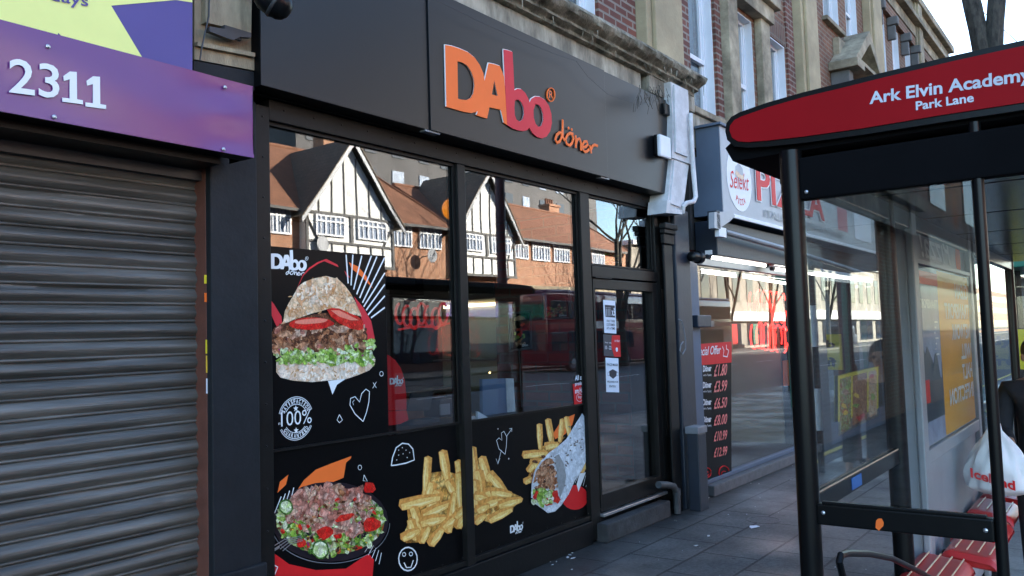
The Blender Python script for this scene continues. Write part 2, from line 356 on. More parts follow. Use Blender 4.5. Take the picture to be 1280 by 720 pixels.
def foodmat(name, cols, scale, dark=.55, rough=.5, dist=.35, fine=1.0):
    m = bpy.data.materials.new(name); m.use_nodes = True; t = m.node_tree; b = t.nodes['Principled BSDF']; L = t.links.new
    tc = t.nodes.new('ShaderNodeTexCoord'); n = t.nodes.new('ShaderNodeTexNoise'); n.inputs['Scale'].default_value = scale*.8; n.inputs['Detail'].default_value = 4
    L(tc.outputs['Object'], n.inputs['Vector'])
    vm = t.nodes.new('ShaderNodeVectorMath'); vm.operation = 'SCALE'; vm.inputs[3].default_value = dist/scale*6; L(n.outputs['Color'], vm.inputs[0])
    va = t.nodes.new('ShaderNodeVectorMath'); va.operation = 'ADD'; L(tc.outputs['Object'], va.inputs[0]); L(vm.outputs[0], va.inputs[1])
    v = t.nodes.new('ShaderNodeTexVoronoi'); v.inputs['Scale'].default_value = scale; L(va.outputs[0], v.inputs['Vector'])
    sp = t.nodes.new('ShaderNodeSeparateColor'); L(v.outputs['Color'], sp.inputs[0])
    r = t.nodes.new('ShaderNodeValToRGB'); L(sp.outputs[0], r.inputs[0]); k = len(cols)
    while len(r.color_ramp.elements) < k: r.color_ramp.elements.new(.5)
    for i, c in enumerate(cols): r.color_ramp.elements[i].position = i/max(1, k-1); r.color_ramp.elements[i].color = (*c, 1)
    r2 = t.nodes.new('ShaderNodeValToRGB'); r2.color_ramp.elements[0].position = .1; r2.color_ramp.elements[1].position = .75
    r2.color_ramp.elements[0].color = (1.25, 1.25, 1.25, 1); r2.color_ramp.elements[1].color = (1-dark,)*3+(1,); L(v.outputs['Distance'], r2.inputs[0])
    n2 = t.nodes.new('ShaderNodeTexNoise'); n2.inputs['Scale'].default_value = scale*3.2; n2.inputs['Detail'].default_value = 6; n2.inputs['Roughness'].default_value = .7; L(tc.outputs['Object'], n2.inputs['Vector'])
    r3 = t.nodes.new('ShaderNodeValToRGB'); r3.color_ramp.elements[0].position = .32; r3.color_ramp.elements[1].position = .66
    r3.color_ramp.elements[0].color = (1-.55*fine, 1-.58*fine, 1-.6*fine, 1); r3.color_ramp.elements[1].color = (1+.35*fine, 1+.32*fine, 1+.28*fine, 1); L(n2.outputs['Fac'], r3.inputs[0])
    a = r.outputs[0]
    for x in (r2, r3):
        mx = t.nodes.new('ShaderNodeMix'); mx.data_type = 'RGBA'; mx.blend_type = 'MULTIPLY'; mx.inputs[0].default_value = 1; L(a, mx.inputs[6]); L(x.outputs[0], mx.inputs[7]); a = mx.outputs[2]
    L(a, b.inputs['Base Color']); b.inputs['Roughness'].default_value = rough; b.inputs['Specular IOR Level'].default_value = .25
    return m
M.update(
 meat=foodmat('grilled meat', [(.28,.08,.03), (.52,.21,.09), (.74,.42,.25), (.36,.12,.05)], 34),
 meat2=foodmat('pale grilled meat', [(.62,.33,.20), (.80,.55,.40), (.45,.18,.10)], 40),
 meat3=foodmat('dark meat', [(.06,.018,.01), (.16,.05,.02), (.30,.12,.05)], 80),
 pinkmeat=foodmat('pink sliced meat', [(.62,.19,.13), (.82,.42,.32), (.40,.10,.06), (.90,.60,.48)], 30),
 lettuce=foodmat('lettuce', [(.16,.36,.03), (.38,.60,.08), (.66,.80,.30)], 42),
 lettuce2=foodmat('pale lettuce', [(.50,.68,.22), (.78,.86,.50), (.88,.92,.70)], 42, .4),
 herb=foodmat('dark leaf', [(.03,.10,.01), (.08,.22,.03), (.2,.4,.08)], 80),
 tomato=foodmat('tomato', [(.70,.012,.010), (.78,.05,.03), (.62,.01,.01)], 40, .3, .35),
 saladbase=foodmat('mixed salad', [(.05,.16,.02), (.30,.48,.07), (.70,.80,.40), (.60,.03,.02), (.20,.40,.05), (.85,.80,.62), (.10,.03,.03)], 36),
 breadtop=foodmat('toasted flatbread', [(.74,.42,.20), (.90,.68,.45), (.60,.27,.10), (.95,.80,.62)], 26, .3, .7, .8, .35),
 breadside=foodmat('bread edge', [(.86,.62,.44), (.94,.78,.62), (.70,.42,.24), (.95,.86,.74)], 28, .2, .7, .8, .3),
 frymass=foodmat('heap of chips', [(.50,.19,.03), (.78,.40,.08), (.92,.62,.20)], 26, .6),
 tortilla=foodmat('tortilla wrap', [(.50,.52,.56), (.64,.67,.72), (.74,.76,.80), (.48,.49,.52)], 16, .12, .6, .9, .25),
)
# pavement: concrete flags, joints, stains and damp patches
def pavemat():
    m = brickmat('concrete paving flags', (.115, .114, .112), (.082, .082, .082), (.018, .018, .018), .62, .46, .010, .9, .62, horiz=True, dirtamt=.6)
    t = m.node_tree; L = t.links.new; b = t.nodes['Principled BSDF']; src = b.inputs['Base Color'].links[0].from_socket
    tc = t.nodes.new('ShaderNodeTexCoord')
    v = t.nodes.new('ShaderNodeTexVoronoi'); v.inputs['Scale'].default_value = 3.2; L(tc.outputs['Object'], v.inputs['Vector'])
    r = t.nodes.new('ShaderNodeValToRGB'); r.color_ramp.elements[0].position = .05; r.color_ramp.elements[1].position = .075
    r.color_ramp.elements[0].color = (.35, .35, .35, 1); r.color_ramp.elements[1].color = (1, 1, 1, 1); L(v.outputs['Distance'], r.inputs[0])
    n = t.nodes.new('ShaderNodeTexNoise'); n.inputs['Scale'].default_value = 30; n.inputs['Detail'].default_value = 8; n.inputs['Roughness'].default_value = .8; L(tc.outputs['Object'], n.inputs['Vector'])
    r2 = t.nodes.new('ShaderNodeValToRGB'); r2.color_ramp.elements[0].position = .3; r2.color_ramp.elements[1].position = .75
    r2.color_ramp.elements[0].color = (.30, .30, .30, 1); r2.color_ramp.elements[1].color = (1.9, 1.88, 1.82, 1); L(n.outputs['Fac'], r2.inputs[0])
    a = src
    for x in (r, r2):
        mx = t.nodes.new('ShaderNodeMix'); mx.data_type = 'RGBA'; mx.blend_type = 'MULTIPLY'; mx.inputs[0].default_value = 1
        L(a, mx.inputs[6]); L(x.outputs[0], mx.inputs[7]); a = mx.outputs[2]
    L(a, b.inputs['Base Color'])
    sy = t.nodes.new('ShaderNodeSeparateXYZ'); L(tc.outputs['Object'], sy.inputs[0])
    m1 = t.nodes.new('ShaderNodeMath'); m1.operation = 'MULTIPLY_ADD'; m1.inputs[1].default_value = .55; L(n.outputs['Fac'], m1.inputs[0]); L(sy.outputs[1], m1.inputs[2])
    r4 = t.nodes.new('ShaderNodeMapRange'); r4.inputs[1].default_value = -.22; r4.inputs[2].default_value = .12; r4.inputs[3].default_value = 1; r4.inputs[4].default_value = .38; L(m1.outputs[0], r4.inputs[0])  # contact shade and dirt painted darker along the foot of the walls
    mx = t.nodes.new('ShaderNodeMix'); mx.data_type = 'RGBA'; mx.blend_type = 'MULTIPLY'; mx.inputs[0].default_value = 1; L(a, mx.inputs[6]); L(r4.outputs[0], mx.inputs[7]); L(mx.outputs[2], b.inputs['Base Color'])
    n3 = t.nodes.new('ShaderNodeTexNoise'); n3.inputs['Scale'].default_value = .9; n3.inputs['Detail'].default_value = 4; L(tc.outputs['Object'], n3.inputs['Vector'])
    mr = t.nodes.new('ShaderNodeMapRange'); mr.inputs[1].default_value = .35; mr.inputs[2].default_value = .65; mr.inputs[3].default_value = .38; mr.inputs[4].default_value = .75
    L(n3.outputs['Fac'], mr.inputs[0]); L(mr.outputs[0], b.inputs['Roughness'])
    return m
M['pave'] = pavemat()
rng = random.Random(7)
# ------------------------------------------------------------------ ground
struct('ground', MB().box(-400, 700, -300, 400, -.6, -.16), M['asphalt'])
struct('pavement', MB().box(-30, 90, -5.2, 30, -.12, 0), M['pave'])
struct('kerb', MB().bbox(-30, 90, -5.36, -5.2, -.155, .004, .012), M['kerb'])
struct('road', MB().box(-60, 300, -24.6, -5.36, -.156, -.12), M['asphalt'])
struct('opposite_pavement', MB().box(-60, 300, -30.25, -24.6, -.15, .0), M['pave'])
rm = MB()
for x in range(-40, 200, 6): rm.box(x, x+3, -15.06, -14.94, -.12, -.116)
struct('road_markings', rm, M['roadwhite'])
struct('yellow_lines', MB().box(-40, 200, -5.75, -5.65, -.12, -.116).box(-40, 200, -5.55, -5.45, -.12, -.116), M['roadyellow'])

# ------------------------------------------------------------------ terrace building (upper floors, piers, rooms behind the shop windows)
TB = thing('terrace_building', 'long brick terrace with buff stone pilasters and white sash windows above the shops', 'building', (3, 0, 0))
ZS, ZT = 4.16, 5.69            # first floor sill and head
WINS = []                     # x0, x1, z0, z1
for k in range(-5, 1):
    c = 4.16+k*3.2
    WINS.append((c-.15, c+1.3, ZS+.1, ZT))
WINS[-1] = (5.05, 6.45, 4.22, ZT)
WINS += [(8.46, 9.12, ZS, 6.0), (9.72, 10.42, ZS, ZT), (10.95, 11.68, ZS, ZT), (13.95, 14.9, 3.9, 4.75), (18.2, 19.2, ZS, ZT), (21.2, 22.2, ZS, ZT)]
WINS += [(13.75, 14.62, 6.74, 8.02), (15.12, 15.85, 6.70, 8.02), (17.42, 18.05, 6.7, 8.02), (18.7, 19.3, 6.7, 8.02), (19.95, 20.5, 6.7, 8.02)]
for k in range(-6, 4): WINS.append((4.3+k*2.4, 5.2+k*2.4, 6.74, 8.02))
# wall with real openings: cells between all window edges
xs = sorted({-14.0, 25.2}|{round(a, 3) for q in WINS for a in q[:2]})
zs = sorted({3.9, 9.3}|{round(a, 3) for q in WINS for a in q[2:]})
wb = MB()
for j in range(len(zs)-1):
    run = None
    for i in range(len(xs)-1):
        cx, cz = (xs[i]+xs[i+1])/2, (zs[j]+zs[j+1])/2
        op = any(a < cx < b and c < cz < d for a, b, c, d in WINS)
        if not op:
            if run is None: run = xs[i]
        if op or i == len(xs)-2:
            if run is not None: wb.box(run, xs[i] if op else xs[i+1], 0, .32, zs[j], zs[j+1]); run = None
part('brick_wall', wb, M['brick2'], TB)
part('brick_pier', MB().box(6.47, 7.18, -.03, 0, 4.3, 9.2), M['brick'], TB)
part('brick_pier', MB().box(9.16, 9.32, -.03, 0, 3.98, 9.2), M['brick'], TB)
part('brick_pier', MB().box(11.75, 12.05, -.03, 0, 3.6, 9.2), M['brick'], TB)
part('brick_pier', MB().box(8.2, 8.42, -.03, 0, 4.1, 9.2), M['brick'], TB)
part('back_wall', MB().box(-14, 25.2, 9.7, 10, 0, 9.3).box(-14, -13.7, .33, 9.69, 0, 9.3).box(24.9, 25.2, .33, 9.69, 0, 9.3), M['brick2'], TB)
part('roof', MB().prism([(-14, .4, 9.3), (-14, 5, 12.6), (-14, 10, 9.3)], (39.2, 0, 0)), M['tiles'], TB)  # unseen pitched roof, added above the parapet to lengthen the street shadow
part('upper_floor', MB().box(-13.7, 24.9, .33, 9.69, 3.3, 3.6), M['darkroom'], TB)
LT = thing('left_terrace', 'plain brick terrace continuing beyond the shuttered shop, glimpsed in the shelter glass', 'building', (-50, 0, 0))
part('wall', MB().box(-160, -14.02, .0, 12, 0, 10.5), M['brick2'], LT)
part('shop_fascia', MB().box(-150, -14.1, -.3, -.002, 2.8, 3.7), M['navy'], LT)
for i in range(12): part('window', MB().box(-18-i*5, -16-i*5, -.05, -.002, 4.6, 6.6), M['windark'], LT)
part('shop_window', MB().box(-150, -14.2, -.06, -.002, .5, 2.6), M['windark'], LT)
struct_behind = thing('shading_block', 'unseen tall brick block added behind the terrace roofs to shade the street', 'building', (40, 12, 0))
part('wall', MB().box(-60, 95, 12, 24, 0, 20.5), M['brick2'], struct_behind)  # added out of view so its shadow covers the road and buses
# sash windows
for (a, b, c, d) in WINS:
    f = MB(); y0 = .09; t = .055
    f.bbox(a, a+t, y0, y0+.07, c, d, .004).bbox(b-t, b, y0, y0+.07, c, d, .004).bbox(a+t, b-t, y0, y0+.07, d-t, d, .004).bbox(a+t, b-t, y0, y0+.07, c, c+t, .004)
    zm = 4.83 if abs(d-ZT) < .4 and c > 4 else (c+d)/2
    f.bbox(a+t, b-t, y0-.01, y0+.04, zm-.035, zm+.02, .004)
    f.box(a+t, a+t+.03, y0+.02, y0+.05, c+t, d-t).box(b-t-.03, b-t, y0+.02, y0+.05, c+t, d-t)
    wf = part('window', f, M['upvc'], TB)
    part('pane', MB().box(a+t, b-t, y0+.045, y0+.05, c+t, d-t), M['glassup'], wf)
    part('curtain', MB().grid(lambda u, v: (a+.06+u*(b-a-.12), .2+.015*math.sin(u*40), c+.06+v*(d-c-.1)), 60, 2), M['curtain'], wf)
    part('reveal', MB().box(a+.001, a+.014, -.004, .088, c, d).box(b-.014, b-.001, -.004, .088, c, d).box(a+.015, b-.015, -.004, .088, d-.014, d-.001), M['upvc'], wf)
    part('sill', MB().bbox(a-.1, b+.1, -.09, .12, c-.075, c-.005, .01), M['stone'], wf)
part('room_partition', MB().box(-13.7, 24.8, .8, .9, 3.61, 9.2), M['darkroom'], TB)
# lintel soldier courses
for (a, b) in ((10.85, 11.74), (13.6, 16.0)):
    part('lintel', MB().box(a, b, -.012, 0, 5.7 if a < 12 else 4.77, 6.02 if a < 12 else 5.25), M['soldier'], TB)
# stone pilasters
def pil(x0, x1, z0, z1, m='paleband', y=-.14, inner=True):
    g = MB().bbox(x0, x1, y, .0-.001, z0, z1, .012)
    if inner: g.bbox(x0+.1, x1-.1, y-.045, y-.002, z0+.02, z1, .01)
    part('pilaster', g, M[m], TB)
pil(7.2, 8.02, 4.36, 9.2); pil(9.36, 9.66, 4.0, 9.2, 'stone', -.12, False); pil(10.52, 10.84, 3.9, 9.2, 'stone', -.1, False)
pil(12.1, 12.85, 3.9, 9.2); pil(16.3, 17.15, 3.9, 9.2); pil(20.7, 21.3, 3.9, 9.2, 'stone'); pil(1.95, 2.5, 3.9, 9.2); pil(-3.2, -2.4, 3.9, 9.2)
part('pilaster_base', MB().bbox(7.1, 8.14, -.19, -.002, 4.0, 4.355, .03).bbox(7.9, 8.3, -.06, -.003, 3.62, 3.995, .01), M['concrete'], TB)
# entablature over the bay of two windows
part('stone_lintel', MB().bbox(9.3, 10.9, -.15, -.002, 5.75, 5.95, .01).bbox(9.2, 11.0, -.22, -.003, 5.955, 6.12, .015), M['stone'], TB)
part('stone_apron', MB().bbox(8.3, 9.34, -.05, -.002, 3.7, 4.08, .006), M['concrete'], TB)
# string course with moss over the kebab shop
c = MB()
c.box(-14, 7.0, -.15, 0, 3.62, 4.16)
part('render_band', c, M['concrete'], TB)
mo = MB()
prof = [(0, 4.16), (-.20, 4.16), (-.20, 4.19), (-.26, 4.21), (-.26, 4.235), (-.33, 4.26), (-.36, 4.30), (-.355, 4.33), (-.16, 4.40), (0, 4.42)]
def mossf(u, v):
    i = v*(len(prof)-1); k = min(int(i), len(prof)-2); f = i-k
    y = prof[k][0]*(1-f)+prof[k+1][0]*f; z = prof[k][1]*(1-f)+prof[k+1][1]*f
    x = 2.5+u*5.58
    j = math.sin(x*37+v*9)*.002+math.sin(x*91+v*23)*.002+math.sin(x*17+v*41)*.0025
    return (x, y+j if v > 0 else y, z+j*.9)
mo.grid(mossf, 400, 21)
part('cornice', mo, M['moss'], TB, smooth=True)
mt = MB(); r_ = random.Random(3)
for i in range(90):
    x = r_.uniform(2.6, 8.05); y = -.37+r_.uniform(0, .3); z = 4.17+(-.0 if y > -.3 else .03)
    if x > 7 or r_.random() < .5:
        l = r_.uniform(.01, .05)*(1.8 if x > 7.4 else 1)
        mt.prism([(x, y, z+.03), (x+.012, y, z+.03), (x+r_.uniform(-.02, .03), y-.004, z-l)], (0, .004, 0))
tt = part('moss_tuft', mt, M['moss'], TB); tt['kind'] = 'stuff'
part('string_course', MB().bbox(-14, 2.45, -.3, -.001, 4.15, 4.4, .02), M['stone'], TB)
# pediment
px0, px1, pz = 13.9, 15.95, 6.02
part('pediment', MB().prism([(px0, -.42, pz), (px1, -.42, pz), ((px0+px1)/2, -.42, pz+.72)], (0, .41, 0), [[(px0+.35, -.42, pz+.06), (px1-.35, -.42, pz+.06), ((px0+px1)/2, -.42, pz+.5)]])
     .box(px0+.3, px1-.3, -.1, -.003, pz+.05, pz+.5).bbox(px0-.05, px0+.4, -.46, -.003, pz-.14, pz-.003, .01).bbox(px1-.4, px1+.05, -.46, -.003, pz-.14, pz-.003, .01), M['stone'], TB)
for xx in (px0+.17, px1-.2):
    part('corbel', MB().bbox(xx-.12, xx+.12, -.3, -.004, pz-.4, pz-.145, .02).bbox(xx-.09, xx+.09, -.2, -.004, pz-.62, pz-.405, .02), M['timber'], TB)
# lintel band with brackets, cornice, parapet
part('upper_cornice', MB().bbox(-14, 25.25, -.12, -.002, 8.30, 8.55, .01).bbox(-14, 25.35, -.26, -.003, 8.56, 8.66, .015).bbox(-14, 25.3, -.1, -.002, 8.67, 9.12, .01).bbox(-14, 25.4, -.22, .34, 9.125, 9.3, .02), M['stone'], TB)
for x in (17.25, 18.35, 19.6, 20.6, 22.4, 23.6):
    part('bracket', MB().bbox(x-.07, x+.07, -.22, -.004, 7.9, 8.07, .02).bbox(x-.05, x+.05, -.16, -.004, 7.6, 7.89, .02), M['timber'], TB)
part('lintel_band', MB().bbox(17.2, 24, -.1, -.002, 8.08, 8.29, .01), M['brick2'], TB)
# ground floor piers
part('pier', MB().bbox(2.46, 2.74, -.07, .5, 0, 3.0, .008), M['pilaster'], TB)
part('pier_foot', MB().bbox(2.45, 2.755, -.10, -.071, 0, fz(300, 712, -.1), .012), M['pilaster'], TB)
xp0, xp1 = fx(822, 400), fx(842, 400)
q0, q1, q2 = fx(832, 400, -.13), fx(846, 400, -.14), fx(866, 400, -.14)
part('pier', MB().bbox(7.62, q1, -.1, .4, 0, 3.2, .01), M['blackpaint'], TB)
part('pier_capital', MB().bbox(q0-.01, q1+.01, -.165, -.11, 2.68, 2.72, .006).bbox(q0, q1, -.15, -.11, 2.58, 2.675, .008).bbox(q0+.02, q1-.02, -.135, -.11, 0, 2.575, .01).bbox(q0-.02, q1+.03, -.18, -.11, 2.723, 2.78, .01), M['blackpaint'], TB)
part('pier', MB().bbox(q1+.045, q2, -.14, .4, 0, 2.95, .012), M['bluepaint'], TB)
part('pier_infill', MB().box(q1+.001, q1+.044, -.05, .4, 0, 3.9).box(7.62, q1, -.05, .4, 3.201, 3.9), M['darkgrey'], TB)
part('pier', MB().bbox(12.1, 12.5, -.14, .4, 0, 3.9, .012), M['bluepaint'], TB)
part('pier', MB().bbox(16.4, 16.9, -.14, .4, 0, 3.9, .012), M['bluepaint'], TB)
part('pier', MB().bbox(20.7, 21.2, -.14, .4, 0, 3.9, .012), M['stone'], TB)
part('pier', MB().bbox(24.7, 25.2, -.14, .32, 0, 3.9, .012), M['stone'], TB)
part('party_wall', MB().box(12.1, 12.3, .41, 9.69, 0, 3.29).box(16.5, 16.7, .41, 9.69, 0, 3.29), M['cream'], TB)
part('party_wall', MB().box(2.46, 2.72, .51, 9.69, 0, 3.29), M['darkroom'], TB)
part('shop_front_wall', MB().box(-13.9, 1.0, .1, .4, 0, 3.9).box(16.95, 20.65, .3, .5, 0, 3.9).box(21.25, 24.65, .3, .5, 0, 3.9), M['brick2'], TB)
part('bressummer', MB().box(2.75, 7.6, .02, .3, 3.18, 3.9).box(8.35, 12.09, .02, .3, 2.6, 3.9).box(12.55, 16.35, .02, .3, 2.6, 3.9).box(1.0, 2.45, .12, .3, 2.7, 3.9), M['darkroom'], TB)
# rooms of the kebab shop
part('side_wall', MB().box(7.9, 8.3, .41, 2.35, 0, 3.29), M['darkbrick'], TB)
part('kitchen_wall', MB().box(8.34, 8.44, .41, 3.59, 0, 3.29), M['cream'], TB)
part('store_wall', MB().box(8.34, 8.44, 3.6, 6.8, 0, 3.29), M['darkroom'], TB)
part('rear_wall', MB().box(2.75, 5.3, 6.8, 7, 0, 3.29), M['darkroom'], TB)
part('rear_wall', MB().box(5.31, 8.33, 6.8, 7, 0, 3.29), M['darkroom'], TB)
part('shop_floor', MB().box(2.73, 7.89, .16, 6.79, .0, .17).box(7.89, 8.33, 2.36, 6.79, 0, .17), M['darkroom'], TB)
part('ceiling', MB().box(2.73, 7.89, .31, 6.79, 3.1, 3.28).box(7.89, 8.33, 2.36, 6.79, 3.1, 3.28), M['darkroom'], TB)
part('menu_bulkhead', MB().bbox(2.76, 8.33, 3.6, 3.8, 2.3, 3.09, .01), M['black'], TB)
# ------------------------------------------------------------------ kebab shopfront
SF = thing('shopfront', 'black aluminium kebab shop front with three glazed bays and a glass door at the right', 'shopfront', (5, 0, 0))
YF = -.045
ztop = fz(450, 179, 0)      # head of the glazing
x0 = fx(332, 300); xa0, xa1 = fx(571.5, 205, YF), fx(581, 207, YF); xb0, xb1 = fx(727, 300, YF), fx(738, 300, YF); xc0, xc1 = fx(812, 262), fx(822, 300, YF)
zsill = fz(520, 538, 0); zbase = fz(594, 695, 0)
fr = MB()
fr.bbox(2.745, x0, YF, .03, .02, 3.0, .004)
fr.bbox(x0, xc1+.06, YF, .03, ztop, ztop+.115, .004)
fr.bbox(2.745, 7.62, YF-.012, .03, ztop+.12, ztop+.2, .004)
fr.bbox(x0, xb0, YF+.01, .03, zbase-.03, zbase+.006, .003)
part('frame', fr, M['blackframe'], SF)
part('mullion', MB().bbox(xa0, xa1, YF, .06, .16, ztop-.002, .004), M['blackframe'], SF)
part('mullion', MB().bbox(xb0, xb1, YF, .06, .02, ztop-.002, .004), M['blackframe'], SF)
part('mullion', MB().bbox(xc0, xc0+.07, YF, .06, .02, ztop-.002, .004), M['blackframe'], SF)
part('side_panel', MB().bbox(xc0+.075, 7.615, .0, .05, .1, ztop-.002, .004).bbox(xc0+.12, xc0+.17, -.03, -.001, .7, 2.15, .006), M['blackframe'], SF)
beads = MB()
for a, b, c, d in ((x0, xa0, zsill, ztop), (xa1, xb0, zsill, ztop), (xb1, xc0, 2.32, ztop)):
    beads.box(a, a+.02, -.018, -.004, c, d).box(b-.02, b, -.018, -.004, c, d).box(a+.02, b-.02, -.018, -.004, d-.02, d).box(a+.02, b-.02, -.018, -.004, c, c+.015)
part('glazing_bead', beads, M['blackframe'], SF)
rv = MB()
for i in range(14):
    rv.lathe((x0-.045, YF-.001, .3+i*.22), [(.006, .001), (.006, -.002), (.002, -.004)], 8, 'y')
for i in range(22):
    rv.lathe((x0+.1+i*.21, YF-.001, ztop+.07), [(.006, .001), (.006, -.002), (.002, -.004)], 8, 'y')
for i in range(18): rv.lathe((x0+.1+i*.2, -.056, .26), [(.007, .001), (.007, -.002), (.002, -.004)], 8, 'y')
part('rivets', rv, M['shblack'], SF)
part('window_pane', MB().box(x0, xa0, 0, .008, zbase, ztop), M['glass'], SF)
part('window_pane', MB().box(xa1, xb0, 0, .008, zbase, ztop), M['glass'], SF)
part('fanlight_pane', MB().box(xb1, xc0, 0, .008, 2.32, ztop), M['glass'], SF)
part('transom', MB().bbox(xb1+.002, xc0-.002, YF-.005, .05, 2.215, 2.31, .004), M['blackframe'], SF)
part('stall_riser', MB().bbox(x0, xb0-.002, -.055, .04, 0, zbase-.035, .006), M['blackpaint'], SF)
part('back_panel', MB().box(x0, xb0, .046, .06, zbase, zsill-.01), M['black'], SF)
part('window_board', MB().box(2.75, xb0, .061, .55, zsill-.06, zsill-.02), M['black'], SF)
# door
dx0, dx1 = xb1+.012, xc0-.012; dz0, dz1 = .23, 2.2
ds = .085
dr = part('door', MB().bbox(dx0, dx0+.03, YF-.002, .02, dz0, dz1, .003).bbox(dx1-ds, dx1, YF-.002, .02, dz0, dz1, .004).bbox(dx0+.03, dx1-ds, YF-.002, .02, dz1-ds, dz1, .004).bbox(dx0+.03, dx1-ds, YF-.002, .02, dz0, dz0+.14, .004), M['blackframe'], SF)
part('pane', MB().box(dx0+.03, dx1-ds, -.004, .003, dz0+.14, dz1-ds), M['glass'], dr)
part('threshold', MB().bbox(xb1+.01, xc0-.01, -.075, .03, .19, .215, .004), M['silver'], SF)
part('door_closer', MB().bbox(dx0+.02, dx0+.3, YF-.02, YF-.004, 2.205, 2.214, .002), M['blackframe'], SF)
solo('doorstep', MB().bbox(xb1-.06, fx(838, 640, -.14), -.145, -.03, .0, .15, .012), mat('stained step stone', (.05, .05, .052), .9, 0, .3, 9, .5, 40, dirt=.4), 'worn concrete doorstep under the glass door of the kebab shop', 'step')
# ------------------------------------------------------------------ fascia sign
YS = -.20
FS = thing('fascia_sign', 'black fascia sign with big orange and red logo letters over the kebab shop window', 'shop sign', (5, YS, 3.1))
zf0 = fz(540, 163.5, YS); xf0 = fx(326.5, 107, YS); xf1 = fx(838.5, 240, YS); zf1 = fz(757, 90, -.2)
xs1, xs2 = fx(536, 120, YS), fx(758, 200, YS)
part('sign_box', MB().box(xf0, xf1, YS+.01, -.062, zf0, zf1), M['black'], FS)
part('board', MB().bbox(xf0, xs1-.001, YS, YS+.009, zf0, zf1, .002), M['blackboard'], FS)
part('board', MB().bbox(xs1+.001, xs2-.001, YS-.012, YS+.009, zf0, zf1, .002), M['blackboard'], FS)
part('board', MB().bbox(xs2+.001, xf1, YS, YS+.009, zf0, zf1, .002), M['blackboard'], FS)
part('joint_clip', MB().box(xs1-.04, xs1+.1, YS+.0, YS+.05, zf0-.012, zf0-.001).box(xs2-.1, xs2+.04, YS, YS+.05, zf0-.012, zf0-.001), M['grey'], FS)
Z5 = lambda L: [(500+a/3, b/3) for a, b in L]
LOGO_DA = Z5([(165,170),(190,174),(220,184),(250,197),(276,218),(295,245),(308,276),(313,306),(328,238),(350,242),(370,249),(379,270),(386,290),(389,330),(393,395),(398,470),(386,462),(374,413),(331,403),(327,424),(322,445),(302,440),(283,433),(288,418),(265,425),(238,421),(205,412),(170,402)])
H_D = Z5([(211,231),(212,300),(213,371),(228,375),(246,376),(261,368),(271,350),(275,322),(272,295),(262,268),(247,247),(230,236)])
H_A = Z5([(349,302),(345,328),(340,355),(362,361),(356,332)])
LOGO_BO = Z5([(384,187),(400,190),(417,196),(421,270),(424,340),(436,334),(450,336),(464,348),(475,368),(482,386),(489,371),(503,363),(520,364),(539,376),(554,398),(563,428),(565,462),(559,492),(545,513),(528,520),(510,515),(494,502),(481,480),(472,489),(458,493),(438,490),(418,483),(398,470),(396,450),(392,380),(388,280)])
H_B = Z5([(426,378),(438,374),(450,384),(459,404),(461,428),(456,448),(444,457),(432,450),(426,434),(424,405)])
H_O = Z5([(503,392),(514,393),(525,406),(532,428),(533,453),(526,472),(515,477),(504,466),(497,443),(496,414)])
RING = [(563+17*math.cos(i*math.pi/12)*.93, 356+27*math.sin(i*math.pi/12)) for i in range(24)]
RING_I = [(563+14*math.cos(i*math.pi/12)*.93, 356+23*math.sin(i*math.pi/12)) for i in range(24)]
DONER = [[(605,502),(594,498),(583,507),(578,524),(584,536),(595,531),(602,515),(606,480),(606,450)],[(606,450),(605,490),(606,515),(613,528)],
 [(645,504),(634,500),(624,506),(617,522),(620,540),(631,547),(641,537),(646,520),(641,506),(636,503)],
 [(654,508),(655,530),(655,556)],[(656,540),(661,524),(669,521),(674,534),(674,550),(675,566)],
 [(681,553),(692,551),(700,543),(696,531),(687,532),(680,544),(680,560),(688,570),(698,568),(705,560)],
 [(707,546),(711,560),(713,576)],[(712,562),(717,549),(726,544),(737,548)]]
DOTS = [(628,482),(640,487)]
YL = YS-.0125
def lpts(L, f): return [f(PY(a, b, YL)) for a, b in L]
ident = lambda p: p
def logo(f, d, mats, par, pre='', sh=(0, 0)):
    # f maps a point of the big sign to where this copy of the logo stands
    part(pre+'letters', MB().prism(lpts(LOGO_DA, f), d, [lpts(H_D, f), lpts(H_A, f)]), mats[0], par)
    part(pre+'letters', MB().prism([p+Vector((0, -.001, 0)) for p in lpts(LOGO_BO, f)], d, [[p+Vector((0, -.001, 0)) for p in lpts(H_B, f)], [p+Vector((0, -.001, 0)) for p in lpts(H_O, f)]]), mats[1], par)
    g = MB()
    k = (f(Vector((1, YL, 0)))-f(Vector((0, YL, 0)))).length
    fs = lambda p: f(p+Vector((sh[0], 0, sh[1])))
    for s in DONER: g.tube(lpts(Z5(s), fs), .0155*k*.85, 6, True, .3)
    for a, b in DOTS: g.sphere(fs(PY(500+a/3, b/3, YL)), .013*k, 1, .3, 1, 8)
    part(pre+'script_lettering', g, mats[0], par)
    g = MB().prism(lpts(Z5(RING), f), d, [lpts(Z5(RING_I), f)])
    a, b, c = f(PY(500+556/3, 368/3, YL)), f(PY(500+571/3, 371/3, YL)), f(PY(500+556/3, 340/3, YL))
    g.text('R', a, b-a, c-a, (0, d[1]*.2, 0), bold=.0)
    part(pre+'trade_mark', g, mats[0], par)
def logo_at(px, py, w, y, mats, par, pre='logo_'):
    # a copy of the logo whose D starts at photo point (px,py) on plane y, w metres wide
    O = PY(500+165/3, 402/3, YL); W = PY(500+565/3, 480/3, YL).x-O.x; T = PY(px, py, y); s = w/W
    logo(lambda p: Vector((T.x+(p.x-O.x)*s, y+(p.y-YL)*s*.3-.0006, T.z+(p.z-O.z)*s)), (0, .0004, 0), mats, par, pre, (-.62*W, -.10*W))
LOGOM = Vector((0, -.011, 0))
